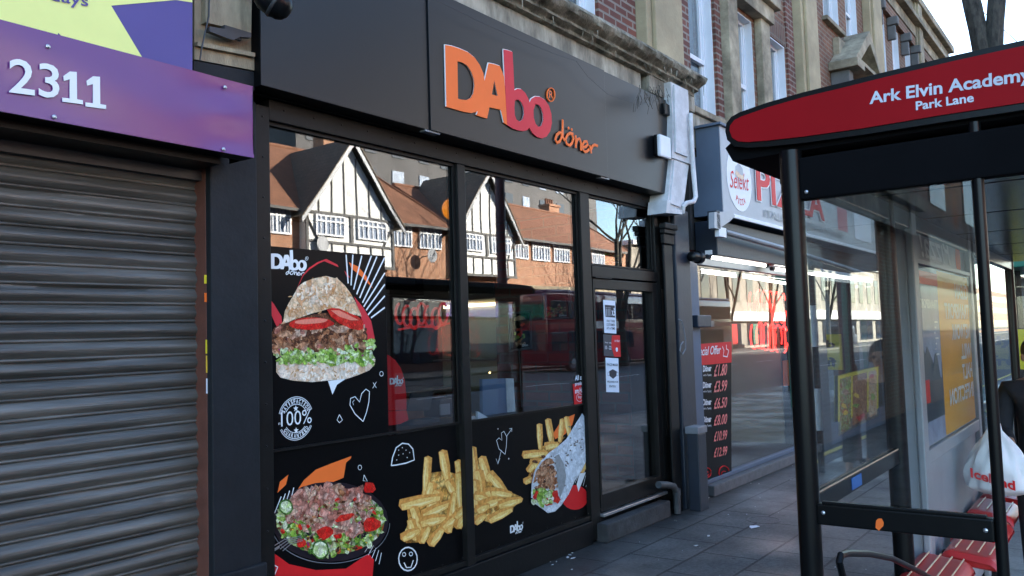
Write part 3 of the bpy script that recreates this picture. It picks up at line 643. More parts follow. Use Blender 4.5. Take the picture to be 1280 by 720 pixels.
logo(lambda p: p+LOGOM, (0, .010, 0), (M['orange'], M['red']), FS)
part('letter_edge', MB().prism([p+LOGOM+Vector((-.004, .002, .004)) for p in lpts(LOGO_DA, ident)], (0, .008, 0), [[p+LOGOM+Vector((0, .002, 0)) for p in lpts(H_D, ident)], [p+LOGOM+Vector((0, .002, 0)) for p in lpts(H_A, ident)]])
     .prism([p+LOGOM+Vector((-.004, .0025, .004)) for p in lpts(LOGO_BO, ident)], (0, .008, 0), [[p+LOGOM+Vector((0, .002, 0)) for p in lpts(H_B, ident)], [p+LOGOM+Vector((0, .002, 0)) for p in lpts(H_O, ident)]]), M['white'], FS)

# ------------------------------------------------------------------ window graphics
def blob(g, cx, cy, rx, ry, y, r_, n=9, rot=None, jit=.28):
    a0 = r_.uniform(0, 6.28) if rot is None else rot
    pts = []
    for i in range(n):
        a = 2*math.pi*i/n; k = 1+r_.uniform(-jit, jit)
        x, z = rx*math.cos(a)*k, ry*math.sin(a)*k
        pts.append((cx+x*math.cos(a0)-z*math.sin(a0), cy+x*math.sin(a0)+z*math.cos(a0)))
    g.poly(pts, y, .0003)
def scatter(par, name, items, region, y, seed, step=.00012):
    # items: (material, count, rx, ry); region(r_) -> pixel; one printed patch per material
    r_ = random.Random(seed); bag = {}; order = []
    for m, c, rx, ry in items:
        order += [(m, rx, ry)]*c
        bag.setdefault(m, MB())
    r_.shuffle(order); k = 0
    for m, rx, ry in order:
        x, z = region(r_, m); blob(bag[m], x, z, rx*r_.uniform(.6, 1.3), ry*r_.uniform(.6, 1.3), y-k*step/4, r_); k += 1
    for m, g in bag.items(): part(name+'_'+m.replace('2', '').replace('3', ''), g, M[m], par)
Y0 = -.0035
S5 = lambda L: [(320+a/4.235, 300+b/4.235) for a, b in L]
S6 = lambda L: [(320+a/2.665, 450+b/2.665) for a, b in L]
S8 = lambda L: [(480+a/3.27, 500+b/3.27) for a, b in L]
BP = thing('window_poster', 'tall black window poster with a burger above a bowl of salad', 'poster', (3.2, Y0, .9))
part('backing', MB().poly([(332, 307), (481, 320), (483, 400), (486, 545), (489.5, 727), (341, 775)], Y0+.001, .002), M['black'], BP)
g = MB()
for a, b in (((477,78),(488,230)),((513,78),(503,240)),((560,84),(517,262)),((611,84),(533,287)),((640,88),(549,307)),((680,95),(564,332)),((682,175),(570,353)),((682,235),(583,372)),((682,296),(593,396)),((682,357),(609,412))):
    g.stroke(S5([a, b]), .0055, Y0, .1)
part('rays', g, M['white'], BP)
g = MB()
g.poly(S5([(372,100),(430,130),(438,144),(362,112),(330,125),(285,155),(250,190),(215,262),(248,185),(280,148),(325,118)]), Y0).poly(S5([(468,162),(500,200),(480,192)]), Y0)
g.poly(S5([(52,285),(95,340),(135,405),(138,440),(110,460),(52,330)]), Y0)
g.poly(S5([(520,300),(570,360),(610,430),(628,520),(618,580),(590,580),(560,420)]), Y0)
part('red_swash', g, M['red'], BP)
part('orange_swash', MB().poly(S5([(492,118),(540,140),(580,185),(618,255),(560,195),(505,150)]), Y0).poly(S6([(318,320),(316,328),(300,342),(292,392),(260,405),(200,430),(120,470),(140,430),(160,400),(200,365),(250,345)]), Y0).poly(S6([(72,442),(80,405),(108,382),(100,415)]), Y0), M['orange'], BP)
logo_at(338, 336, .155*2.0*.8, Y0, (M['white'], M['white']), BP)
# flatbread burger
g = MB().poly(S5([(130,448),(145,430),(152,380),(170,340),(200,290),(225,245),(255,222),(300,205),(370,190),(420,203),(428,197),(436,208),(470,240),(500,280),(525,325),(548,375),(560,405),(540,400),(500,392),(450,370),(420,372),(390,362),(340,378),(300,388),(250,405),(200,420),(170,435)]), Y0-.0003)
part('flatbread', g, M['breadtop'], BP)
scatter(BP, 'toast', [('toast', 26, 2.2, 1.0), ('char', 10, 1.6, .7)], lambda r, m: S5([(345+r.gauss(0, 85), 295+r.gauss(0, 38))])[0], Y0-.0005, 5)
part('bread_base', MB().poly(S5([(108,640),(140,622),(200,625),(300,640),(400,655),(520,640),(600,620),(632,630),(628,660),(600,690),(540,715),(480,735),(400,742),(300,752),(200,745),(130,728),(108,700)]), Y0-.0004), M['breadside'], BP)
part('filling_base', MB().poly(S5([(82,500),(95,465),(150,440),(200,420),(300,395),(420,380),(500,400),(560,440),(590,500),(590,560),(560,600),(300,640),(120,610),(88,560)]), Y0-.0002), M['meat3'], BP)
part('salad_base', MB().poly(S5([(95,585),(130,570),(250,600),(380,590),(480,560),(560,560),(610,590),(630,625),(560,650),(500,640),(400,672),(340,640),(250,650),(150,628),(92,610)]), Y0-.0006), M['lettuce'], BP)
scatter(BP, 'crumb', [('toast', 14, 2.5, .8)], lambda r, m: S5([(r.uniform(130, 600), r.uniform(660, 728)-abs(r.gauss(0, 6)))])[0], Y0-.0006, 6)
def fill(r, x0, x1, f0, f1):
    x = r.uniform(x0, x1); return S5([(x, r.uniform(f0(x), f1(x)))])[0]
scatter(BP, 'filling', [('meat', 46, 8, 5), ('meat2', 22, 7, 3.6), ('meat3', 50, 5, 2.4), ('pinkmeat', 16, 5, 3)], lambda r, m: fill(r, 100, 575, lambda x: 455, lambda x: 585), Y0-.0007, 8)
scatter(BP, 'salad', [('lettuce', 56, 6, 3.4), ('lettuce2', 44, 5, 2.2), ('herb', 20, 3, 1.2), ('onion', 5, 2, 1)], lambda r, m: fill(r, 105, 625, lambda x: 590-.0003*(x-300)**2+30*(x > 450)*-1, lambda x: 650), Y0-.003, 9)
g = MB(); blob(g, *S5([(293, 443)])[0], 28, 7.6, Y0-.006, random.Random(2), 22, -.03, .03); g.poly(S5([(375,368),(400,360),(440,362),(490,385),(540,405),(568,430),(568,470),(545,478),(500,468),(440,440),(400,408)]), Y0-.0062)
part('tomato_slice', g, M['tomato'], BP)
g = MB(); blob(g, *S5([(292, 430)])[0], 21, 3.4, Y0-.0067, random.Random(4), 18, -.05, .08); g.poly(S5([(395,372),(440,372),(490,396),(545,425),(500,425),(440,405)]), Y0-.0068)
part('tomato_flesh', g, M['tomin'], BP)
# satisfaction stamp
C0 = PY(370, 523, Y0); rr = .118
def circ(c, r, n=48, a0=0, a1=6.2832): return [c+Vector((r*math.cos(a0+(a1-a0)*i/n), 0, r*math.sin(a0+(a1-a0)*i/n))) for i in range(n+1)]
g = MB()
for r0 in (rr, rr*.93): 
    for a, b in ((.35, 2.85), (3.25, 3.35), (3.6, 5.85)): g.tube(circ(C0, r0, 40, a, b), .0018, 4, True, .2)
for a, b in ((.5, 2.6), (3.7, 5.6)): g.tube(circ(C0, rr*.66, 30, a, b), .0018, 4, True, .2)
def arc_text(g, s, c, r, h, a0, a1, up=True):
    n = len(s)
    for i, ch in enumerate(s):
        a = a0+(a1-a0)*(i+.5)/n; wd = abs(a1-a0)/n*r*.8
        if ch == 'I': wd *= .45
        if up: U = Vector((math.sin(a), 0, -math.cos(a))); V = Vector((math.cos(a), 0, math.sin(a)))
        else: U = Vector((-math.sin(a), 0, math.cos(a))); V = Vector((-math.cos(a), 0, -math.sin(a)))
        O = c+V*(r if up else -r)-U*wd/2
        if not up: O = c+Vector((math.cos(a), 0, math.sin(a)))*(r+h)-U*wd/2
        g.text(ch, O, U*wd, V*h, (0, -.0006, 0), bold=.03)
arc_text(g, 'SATISFACTION', C0, rr*.70, rr*.2, R(158), R(22))
arc_text(g, 'GUARANTEED', C0, rr*.70, rr*.2, R(212), R(328), False)
U, V = Vector((1, 0, 0)), Vector((0, 0, 1))
g.text('100%', C0-U*rr*.86-V*rr*.3, U*rr*1.78, V*rr*.66, (0, -.0012, 0), bold=-.004)
for zz in (.46, -.56):
    st = [C0+V*rr*zz+Vector((math.sin(i*math.pi/5)*rr*(.15 if i % 2 == 0 else .065), 0, math.cos(i*math.pi/5)*rr*(.15 if i % 2 == 0 else .065))) for i in range(10)]
    g.prism(st, (0, .0005, 0))
part('stamp', g, M['white'], BP)
# doodles
g = MB()
g.stroke(S6([(357,205),(330,180),(313,150),(315,128),(330,122),(345,140),(352,112),(366,97),(378,105),(376,140),(368,175),(357,205)]), .003, Y0)
g.stroke(S6([(325,150),(322,140),(328,133)]), .0018, Y0)
g.stroke(S6([(278,182),(270,200),(278,209),(288,200),(278,182)]), .0025, Y0).stroke(S6([(390,75),(401,93)]), .002, Y0).stroke(S6([(401,73),(389,94)]), .002, Y0)
for c_ in ((418,46),(346,358)): g.stroke(S6([(c_[0]+6*math.cos(i*.7), c_[1]+8*math.sin(i*.7)) for i in range(10)]), .002, Y0)
g.stroke(S6([(360,383),(357,402),(371,404),(360,383)]), .002, Y0)
for i in range(4): g.stroke(S6([(62+i*16, 510-i*8),(84+i*14, 455-i*10)]), .003, Y0)
for i in range(5): g.stroke(S6([(362+i*12, 640+i*10),(382+i*9, 610+i*8)]), .0025, Y0)
g.stroke(S6([(55,680),(72,690),(60,720)]), .004, Y0)
g.poly(S6([(240,70),(300,62),(270,82),(255,115)]), Y0)
part('chalk_doodles', g, M['white'], BP)
# salad bowl
bc = S6([(248, 560)])[0]
g = MB().poly([(bc[0]+74*math.cos(i*.2618)*.98, bc[1]+50*math.sin(i*.2618)-8) for i in range(24)], Y0-.0004)
part('bowl', g, M['olive'], BP)
part('salad_base', MB().poly([(bc[0]+68*math.cos(i*.2618), bc[1]+42*math.sin(i*.2618)-9) for i in range(24)], Y0-.0007), M['saladbase'], BP)
g = MB().stroke([(bc[0]+74*math.cos(i*.1), bc[1]-6+50*math.sin(i*.1)) for i in range(0, 33)], .0022, Y0-.0006, .2)
part('bowl_rim', g, M['grey'], BP)
part('red_swash', MB().poly(S6([(55,535),(55,640),(110,680),(200,700),(300,695),(340,668),(375,645),(393,665),(388,720),(60,720),(45,640)]), Y0-.0001), M['brightred'], BP)
def bowlr(r, m):
    while True:
        x, z = r.uniform(-1, 1), r.uniform(-1, 1)
        if x*x+z*z < 1:
            if m in ('pinkmeat', 'meat2', 'meat'): return (bc[0]-1+x*54, bc[1]-21+z*31)
            return (bc[0]+x*66, bc[1]-8+z*41)
scatter(BP, 'greens', [('lettuce', 70, 5, 3.4), ('lettuce2', 70, 4.6, 3), ('herb', 60, 3.6, 2.4), ('olive', 26, 2.6, 2.2), ('tomato', 26, 4, 3), ('corn', 26, 1.6, 1.6), ('onion', 14, 3, 1.2)], bowlr, Y0-.0008, 11)
scatter(BP, 'kebab', [('pinkmeat', 90, 9, 4.6), ('meat2', 44, 7, 3.2), ('meat', 34, 5, 2.6), ('meat3', 40, 3.6, 1.4), ('tomato', 10, 4, 2.5), ('lettuce2', 8, 4, 2)], bowlr, Y0-.006, 12)
g = MB()
for x, z, r0 in ((215, 632, 11), (100, 490, 9)): blob(g, *S6([(x, z)])[0], r0, r0*1.1, Y0-.013, random.Random(3), 16, 0, .06)
part('cucumber', g, M['herb'], BP)
g = MB()
for x, z, r0 in ((215, 632, 9), (100, 490, 7)): blob(g, *S6([(x, z)])[0], r0, r0*1.1, Y0-.0134, random.Random(3), 16, 0, .06)
part('cucumber_flesh', g, M['lettuce2'], BP)
g = MB()
for x, z, a, b in ((232, 575, 11, 8), (385, 548, 11, 9), (150, 610, 6, 6), (295, 525, 12, 4), (378, 425, 8, 7)): blob(g, *S6([(x, z)])[0], a, b, Y0-.0136, random.Random(x), 10, -.3, .16)
part('tomato_chunk', g, M['tomato'], BP)
g = MB()
for k in range(4): g.stroke(S6([(62+k*9, 618+k*6),(95+k*7, 598+k*5),(150+k*2, 586+k*5)]), .0028, Y0-.014, .2)
g.stroke(S6([(30,665),(62,632),(78,622)]), .008, Y0-.014, .2)
part('fork', g, M['silver'], BP)
# chips posters either side of the mullion
def fryset(par, L, y, wid=7.0, seed=1):
    gs = {'fry': MB(), 'fry2': MB(), 'fry3': MB()}; r_ = random.Random(seed)
    for k, (x1, z1, x2, z2, w_) in enumerate(L):
        p, q = Vector((x1, z1)), Vector((x2, z2)); d = (q-p).normalized(); n = Vector((-d.y, d.x))*w_*.56; e = d*w_*.3
        pts = [p-n, p-e*.8, p+n*.9, p.lerp(q, .5)+n*r_.uniform(.95, 1.15), q+n*.7, q+e*.9, q-n*.55, p.lerp(q, .5)-n]
        yy = y-k*.00025
        gs['fry2'].poly([(a.x, a.y) for a in S8v(pts)], yy, .0003)
        pts2 = [p-n*.1, p+n*.8, p.lerp(q, .5)+n*.95, q+n*.6, q+e*.4, q-n*.1, p.lerp(q, .5)-n*.35]
        gs['fry'].poly([(a.x, a.y) for a in S8v(pts2)], yy-.0001, .0001)
        pts3 = [p+n*.3+d*w_*.4, p.lerp(q, .5)+n*.75, q+n*.3-d*w_*.4, p.lerp(q, .5)+n*.35]
        gs['fry3'].poly([(a.x, a.y) for a in S8v(pts3)], yy-.00018, .00005)
    part('fries', gs['fry2'], M['fry2'], par); part('fries_lit', gs['fry'], M['fry'], par); part('fries_edge', gs['fry3'], M['fry3'], par)
def S8v(L): return [Vector((480+a.x/3.27, 500+a.y/3.27)) for a in L]
CP = thing('window_poster', 'black window panel with a heap of chips, taco doodle and smiley beside the salad poster', 'poster', (4, Y0, .9))
part('backing', MB().poly([(486, 545), (569, 530), (580, 700), (489.5, 727)], Y0+.001, .002), M['black'], CP)
part('chip_heap', MB().poly(S8([(100,500),(95,450),(150,400),(175,300),(245,290),(290,300),(326,250),(328,515),(290,520),(230,545),(160,580),(90,585),(80,550)]), Y0-.0001), M['frymass'], CP)
fryset(CP, [(180,235,170,390,30),(240,210,262,330,34),(305,250,330,420,34),(262,330,300,400,36),(200,340,180,420,36),(310,300,322,480,40),(225,375,180,480,44),(70,430,225,395,44),(120,440,150,530,34),(160,470,270,420,38),(150,500,250,480,42),(110,490,130,570,34),(75,565,140,530,36),(150,580,180,520,34),(190,590,240,520,36),(262,540,285,380,30),(240,520,300,470,34),(300,520,328,450,36),(290,480,325,440,32)], Y0-.0002)
g = MB()
g.stroke(S8([(30,268),(35,235),(50,195),(75,177),(100,180),(118,200),(124,245),(90,258),(50,266),(30,268)]), .0045, Y0)
for a, b in ((60,205),(75,195),(90,205),(105,215),(60,225),(78,220),(95,235),(52,245),(112,195)): g.sphere(PY(*S8([(a, b)])[0], Y0), .004, 1, .2, 1, 6)
g.stroke(S8([(98+38*math.cos(i*.4), 650+48*math.sin(i*.4)) for i in range(17)]), .005, Y0)
g.stroke(S8([(82,665),(92,685),(110,684),(120,655)]), .004, Y0)
for a in (82, 110): g.stroke(S8([(a+7*math.cos(i*.8), 636-a*.06+8*math.sin(i*.8)) for i in range(9)]), .003, Y0)
part('chalk_doodles', g, M['white'], CP)
WP = thing('window_poster', 'black window panel with chips on the left and a stuffed flatbread wrap on the right', 'poster', (5, Y0, .9))
part('backing', MB().poly([(588, 527), (737, 504), (750, 640), (594, 695)], Y0+.001, .002), M['black'], WP)
part('chip_heap', MB().poly(S8([(362,230),(400,260),(450,310),(500,370),(560,395),(540,430),(480,480),(430,500),(400,490),(362,510)]), Y0-.0001).poly(S8([(610,240),(640,190),(690,180),(740,150),(700,200),(640,250),(610,320),(585,330)]), Y0-.0001), M['frymass'], WP)
fryset(WP, [(362,195,375,330,28),(400,235,430,330,32),(430,300,500,380,36),(385,290,400,380,40),(372,330,380,440,36),(415,380,470,370,36),(440,375,520,385,34),(372,390,420,400,36),(400,430,480,405,40),(470,430,560,405,34),(380,450,425,430,36),(372,500,410,470,32),(430,490,520,445,34)], Y0-.0002, seed=2)
fryset(WP, [(635,100,640,200,22),(670,80,690,190,24),(730,80,720,170,22),(745,70,760,150,20),(570,225,665,215,30),(660,190,710,180,30),(600,255,650,245,24),(590,290,620,250,24),(575,335,625,310,26),(800,290,845,210,34),(810,275,850,255,26),(625,250,630,290,24)], Y0-.0002, seed=3)
part('orange_swash', MB().poly(S8([(780,58),(770,100),(740,140),(700,160),(690,140),(715,100),(745,72)]), Y0+.0005), M['orange'], WP)
part('red_disc', MB().poly([( (480+780/3.27)+16.5*math.cos(i*.314), (500+398/3.27)+15.5*math.sin(i*.314)) for i in range(20)], Y0+.0006), M['brightred'], WP)
g = MB()
for i in range(6): g.stroke(S8([(770+i*11, 335+i*4),(790+i*10, 300-i*3)]), .0022, Y0)
g.poly(S8([(800,300),(825,296),(795,375),(788,345)]), Y0)
g.stroke(S8([(495,222),(470,200),(460,165),(470,155),(482,165),(480,135),(490,128),(502,150),(500,190),(495,222)]), .0025, Y0)
g.stroke(S8([(465,262),(480,205)]), .002, Y0).stroke(S8([(500,150),(522,118)]), .002, Y0).stroke(S8([(512,118),(523,116),(522,130)]), .002, Y0).stroke(S8([(458,240),(466,260),(474,238)]), .002, Y0)
g.sphere(PY(*S8([(466, 118)])[0], Y0), .005, 1, .2, 1, 6).sphere(PY(*S8([(510, 240)])[0], Y0), .006, 1, .2, 1, 6)
part('chalk_doodles', g, M['white'], WP)
TORT = S8([(810,55),(828,80),(842,120),(845,165),(835,230),(810,285),(780,330),(755,385),(725,430),(700,455),(670,462),(640,440),(612,420),(603,385),(607,330),(618,285),(640,250),(675,215),(710,190),(745,160),(775,110)])
part('wrap', MB().poly(TORT, Y0-.005, .0005), M['tortilla'], WP)
scatter(WP, 'toasted_spot', [('spot', 34, 1.7, .9)], lambda r, m: (lambda t, u: S8([(700+t*120+u*10-10, 250-t*150+u*45+60)])[0])(r.random(), r.gauss(0, .8)), Y0-.0056, 21)
scatter(WP, 'wrap_meat', [('meat', 40, 5, 4), ('meat3', 26, 3.6, 2.4), ('meat2', 16, 3.4, 2)], lambda r, m: S8([(655+r.gauss(0, 22)+6, 325+r.gauss(0, 34))])[0], Y0-.007, 22)
scatter(WP, 'wrap_salad', [('lettuce', 18, 5, 4), ('lettuce2', 12, 4, 3), ('tomato', 12, 5.5, 3.6), ('feta', 4, 3, 3), ('onion', 3, 2, 3)], lambda r, m: S8([(660+r.gauss(0, 24), 398+r.gauss(0, 14))])[0], Y0-.0095, 23)
part('wrap_fold', MB().poly(S8([(700,228),(715,222),(735,260),(745,310),(738,350),(720,400),(712,350),(706,290)]), Y0-.0108, .0003), M['tort2'], WP)
part('wrap_edge', MB().stroke(S8([(604,400),(606,345),(617,295),(645,250),(690,215),(735,190)]), .009, Y0-.0112, .1), M['tortilla'], WP)
logo_at(637.5, 667, .16, Y0-.001, (M['white'], M['white']), WP)
# ------------------------------------------------------------------ notices on the door and window
YD = -.0065
def notice(name, quad, m, label, cat='notice'):
    t = thing(name, label, cat, tuple(PY(*quad[0], YD)))
    part('sheet', MB().poly(quad, YD, .0012), m, t); return t
n1 = notice('door_notice', [(754, 375), (769, 376), (770.5, 417), (755.5, 416)], M['paper'], 'white door notice with three black figures and x3, above the opening hours sticker')
g = MB().poly([(756, 381), (768.5, 382), (769, 397), (757, 396)], YD-.001, .0008)
part('black_box', g, M['ink'], n1)
g = MB()
for i in range(3):
    x = 757.8+i*2.3; g.stroke([(x, 386), (x, 395)], .004, YD-.002, .1); g.sphere(PY(x, 384.6, YD-.002), .0045, 1, .15, 1, 6)
g.textpx('x3', (764.2, 394.5), (768.5, 395), (764.2, 384.5), YD-.002, bold=.02)
part('figures', g, M['paper'], n1)
g = MB()
for i, s in enumerate(('ONLY THREE', 'CUSTOMERS', 'AT A TIME')): g.textpx(s, (758, 402.5+i*4.6), (768.5, 403+i*4.6), (758, 399.5+i*4.6), YD-.001, bold=.01)
part('lettering', g, M['ink'], n1)
n2 = notice('door_notice', [(754, 418), (775, 419), (776, 446), (755, 445)], M['navy'], 'dark blue and red opening hours sticker between two white door notices')
part('red_half', MB().poly([(765, 419), (775, 419), (776, 446), (768, 446), (764, 432)], YD-.001, .0008), M['brightred'], n2)
g = MB().textpx('10 - 22', (756, 436.5), (764, 437), (756, 432), YD-.0015, bold=.01).textpx('Monday - Sunday', (756, 429.5), (764, 430), (756, 427), YD-.0015)
g.sphere(PY(771, 437, YD-.002), .02, 1, .05, 1, 10).textpx('order', (768, 427), (774.5, 427.6), (768, 424), YD-.0015)
part('lettering', g, M['paper'], n2)
n3 = notice('door_notice', [(757, 447), (773, 448), (774, 490.5), (758, 490)], M['paper'], 'white face mask notice, the lowest of the sheets on the glass door')
g = MB().textpx('FACE MASK', (758.5, 457), (772.3, 457.7), (758.5, 454), YD-.001, bold=.01).textpx('REQUIRED FOR', (759, 478.5), (772.5, 479), (759, 475.8), YD-.001, bold=.01).textpx('ENTRY', (761.5, 484), (770, 484.5), (761.5, 481.3), YD-.001, bold=.01)
g.poly([(761.5, 464), (766, 461.5), (771, 464.3), (770.5, 470), (766.5, 473.5), (762, 470)], YD-.001, .0006)
g.stroke([(761.5, 465), (759.5, 466), (760, 470), (762, 469)], .0015, YD-.001, .2).stroke([(771, 465), (773, 466), (772.6, 470), (770.5, 469)], .0015, YD-.001, .2)
part('lettering', g, M['ink'], n3)
n4 = thing('window_sticker', 'small red and navy halal sticker low on the middle window pane', 'sticker', tuple(PY(722, 500, -.003)))
part('sheet', MB().poly([(716, 480), (732, 478), (733.5, 504), (718, 507)], -.003, .001), M['brightred'], n4)
g = MB()
for i, s in enumerate(('All our', 'products', 'are Halal')): g.textpx(s, (718.5, 476+i*8), (731, 474+i*8), (718.5, 469.5+i*8), -.0055, bold=.02)
g.stroke([(724.5+4*math.cos(i*.6), 497+5*math.sin(i*.6)) for i in range(12)], .002, -.0045, .2).textpx('by', (722.5, 499), (727, 498.5), (722.5, 494.5), -.0055)
part('lettering', g, M['paper'], n4)
# ------------------------------------------------------------------ inside the kebab shop
def framed(name, c4, xw, label, seed, kind):
    # c4: photo corners (tl, tr, br, bl) on the brick side wall at x=xw
    P = [PX(*p, xw) for p in c4]; t = thing(name, label, 'picture', tuple(P[3]))
    part('frame', MB().prism([p for p in P], (.03, 0, 0), [[P[i].lerp(P[(i+2) % 4], .05) for i in range(4)]]), M['silver'], t)
    part('print', MB().prism([p.lerp(P[(i+2) % 4], .03)+Vector((.012, 0, 0)) for i, p in enumerate(P)], (.01, 0, 0)), M['black'], t)
    bag = {}; r_ = random.Random(seed)
    def q(u, v, dx): return P[3].lerp(P[2], u).lerp(P[0].lerp(P[1], u), v)+Vector((-dx, 0, 0))
    L = []
    if kind == 'burger':
        bag['bunc'] = MB().prism([q(.25, .78, -.008), q(.3, .86, -.008), q(.5, .9, -.008), q(.7, .86, -.008), q(.76, .78, -.008)], (.001, 0, 0))
        L = [('tomato', 9, .38, .68), ('lettuce', 8, .3, .5), ('meat', 10, .12, .3), ('meat2', 6, .1, .2)]; sx = .22
    else: L = [('lettuce', 16, .1, .5), ('meat2', 14, .1, .5), ('tomato', 10, .1, .45), ('meat', 12, .1, .4)]; sx = .32
    k = 0
    for m, c, z0, z1 in L:
        g = bag.setdefault(m, MB())
        for i in range(c):
            u, v = .5+r_.uniform(-sx, sx), r_.uniform(z0, z1); k += 1
            g.prism([q(u+.06*math.cos(a)*r_.uniform(.7, 1.2), v+.04*math.sin(a)*r_.uniform(.7, 1.2), -.008+k*.0001) for a in [j*1.0472 for j in range(6)]], (.0003, 0, 0))
    for m, g in bag.items(): part('print_'+m.replace('2', ''), g, M[m], t)
    g = MB(); a, b, c = q(.6, .08, -.006), q(.86, .08, -.006), q(.6, .15, -.006); g.text('DAbo', a, b-a, c-a, (-.002, 0, 0), bold=.04)
    part('print_lettering', g, M['white'], t)
    return t
framed('framed_picture', [(635, 391), (663, 388), (664, 436), (636, 440)], 7.88, 'black framed burger picture with a hanging cable on the dark brick side wall', 3, 'burger')
framed('framed_picture', [(746, 305), (778, 299), (778, 331), (746, 333)], 7.86, 'framed salad picture seen through the glass above the door', 4, 'salad')
framed('framed_picture', [(677, 366), (712, 360), (713, 398), (678, 400)], 7.87, 'dim framed picture on the brick wall behind the reflected bus', 5, 'salad')
solo('picture_cable', MB().tube([PX(649, 438, 7.87), PX(651, 480, 7.87), PX(653, 535, 7.87)], .006), M['silver'], 'thin pale cable hanging below the burger picture', 'cable')
ct = thing('counter', 'wooden shop counter with a steel top across the back of the room', 'counter', (5.5, 3.0, .17))
part('counter_front', MB().bbox(4.4, 7.6, 2.9, 3.0, .17, 1.1, .01), M['counter'], ct)
part('counter_top', MB().bbox(4.3, 7.7, 2.75, 3.5, 1.11, 1.16, .01), M['steel'], ct)
hd = thing('extractor_hood', 'pale kitchen hood with a lit strip above the rear worktop', 'hood', (6.5, 5.5, 2))
part('hood_body', MB().bbox(7.95, 8.33, 2.4, 3.55, 2.2, 2.5, .02), M['darkroom'], hd)
part('light_strip', MB().box(8.28, 8.30, 2.42, 3.5, 2.13, 2.17), M['hoodlight'], hd)
part('splashback', MB().box(8.315, 8.33, 2.4, 3.55, 1.2, 2.1), M['cream'], hd)
wt = thing('kitchen_range', 'steel kitchen range with small warm lamps behind the counter', 'worktop', (6.8, 5.3, .2))
part('worktop', MB().bbox(7.92, 8.33, 2.4, 3.55, .2, 1.1, .01), M['steel'], wt)
part('shelf', MB().bbox(8.1, 8.31, 2.4, 3.55, 1.45, 1.47, .005), M['steel'], wt)
for x in (2.7,): part('lamp', MB().sphere((8.2, x, 1.3), .012), M['bulb'], wt)
bd = thing('menu_board', 'blue grey board with a pale spine leaning inside the middle window', 'board', tuple(PY(622, 520, .35)))
part('panel', MB().poly([(603, 474), (632, 473), (635, 528), (604, 531)], .35, .03), M['boardblue'], bd)
part('spine', MB().poly([(632.5, 473), (642, 473), (645, 527), (635, 528)], .345, .04), M['whitepaint'], bd)
mp = thing('round_top_stand', 'red round topped display stand with white shop logo behind the first window', 'display stand', tuple(PY(492, 530, .3)))
part('panel', MB().poly([(480, 442), (486, 444), (494, 450), (501, 460), (506, 475), (508, 495), (508, 512), (480, 514)], .3, .03), M['brightred'], mp)
part('lower_panel', MB().poly([(480, 515), (508, 513), (511, 525), (500, 530), (480, 533)], .29, .03), M['brightred'], mp)
logo_at(487, 481, .13, .29, (M['white'], M['white']), mp)
lt = thing('laptop', 'black open laptop on the window board behind the red stand', 'laptop', tuple(PY(525, 520, .5)))
part('screen', MB().poly([(515, 490), (542, 489), (537, 513), (508, 514)], .5, .015), M['darkgrey'], lt)
part('keyboard', MB().bbox(fx(508, 516, .4), fx(545, 514, .4), .36, .49, zsill-.018, zsill+.01, .004), M['darkgrey'], lt)
for i, (a, b, c, d) in enumerate((((511,541),(566,529),(567,533),(545,540)), ((597,514),(614,524),(612,526),(598,526)), ((575,524),(594,520),(596,524),(577,528)))):
    solo('paper_sheet', MB().poly((a, b, c, d), .16+i*.05, .02), M['paper'], ('white papers fanned along the sill behind the first window', 'folded white paper standing on the sill by the blue board', 'loose white paper lying behind the middle window')[i], 'paper')
cb = thing('card_box', 'dark stack of card machines near the laptop in the window', 'machine', tuple(PY(555, 515, .45)))
part('machine_body', MB().bbox(fx(547, 510, .45), fx(563, 510, .45), .42, .6, zsill, zsill+.14, .02), M['darkgrey'], cb)
part('keypad', MB().bbox(fx(549, 510, .42), fx(561, 510, .42), .405, .418, zsill+.02, zsill+.1, .004), M['grey'], cb)
for i, (sx, sz) in enumerate(((503, 0), (486, 0))):
    pass
ns = thing('neon_sign', 'red looping neon sign glowing inside the kebab shop window', 'neon sign', tuple(PY(530, 400, 1.2)))
g = MB()
for k in range(7):
    cx = 500+k*9
    g.tube([PY(cx+5.5*math.cos(i*.5), 392+(k%3)*3+13*math.sin(i*.5), 1.2) for i in range(10+k%4)], .012, 6)
g.tube([PY(a, b, 1.2) for a, b in ((498, 412), (520, 408), (545, 409), (562, 404))], .010, 6)
part('tube', g, mat('dim red neon', (.12, .006, .006), .4, emit=(1, .03, .02), es=.045), ns)
tp = thing('menu_screen', 'dark menu screen with two round food photos above the counter', 'screen', (6, 3.55, 2.4))
part('screen_panel', MB().bbox(4.5, 7.8, 3.54, 3.59, 2.42, 3.05, .006), M['navy'], tp)
g = MB()
for x in (6.45, 6.8): g.sphere((x, 3.53, 2.6), .15, 1, .03, .8, 10)
part('food_photo', g, M['bulb'] if False else M['corn'], tp)

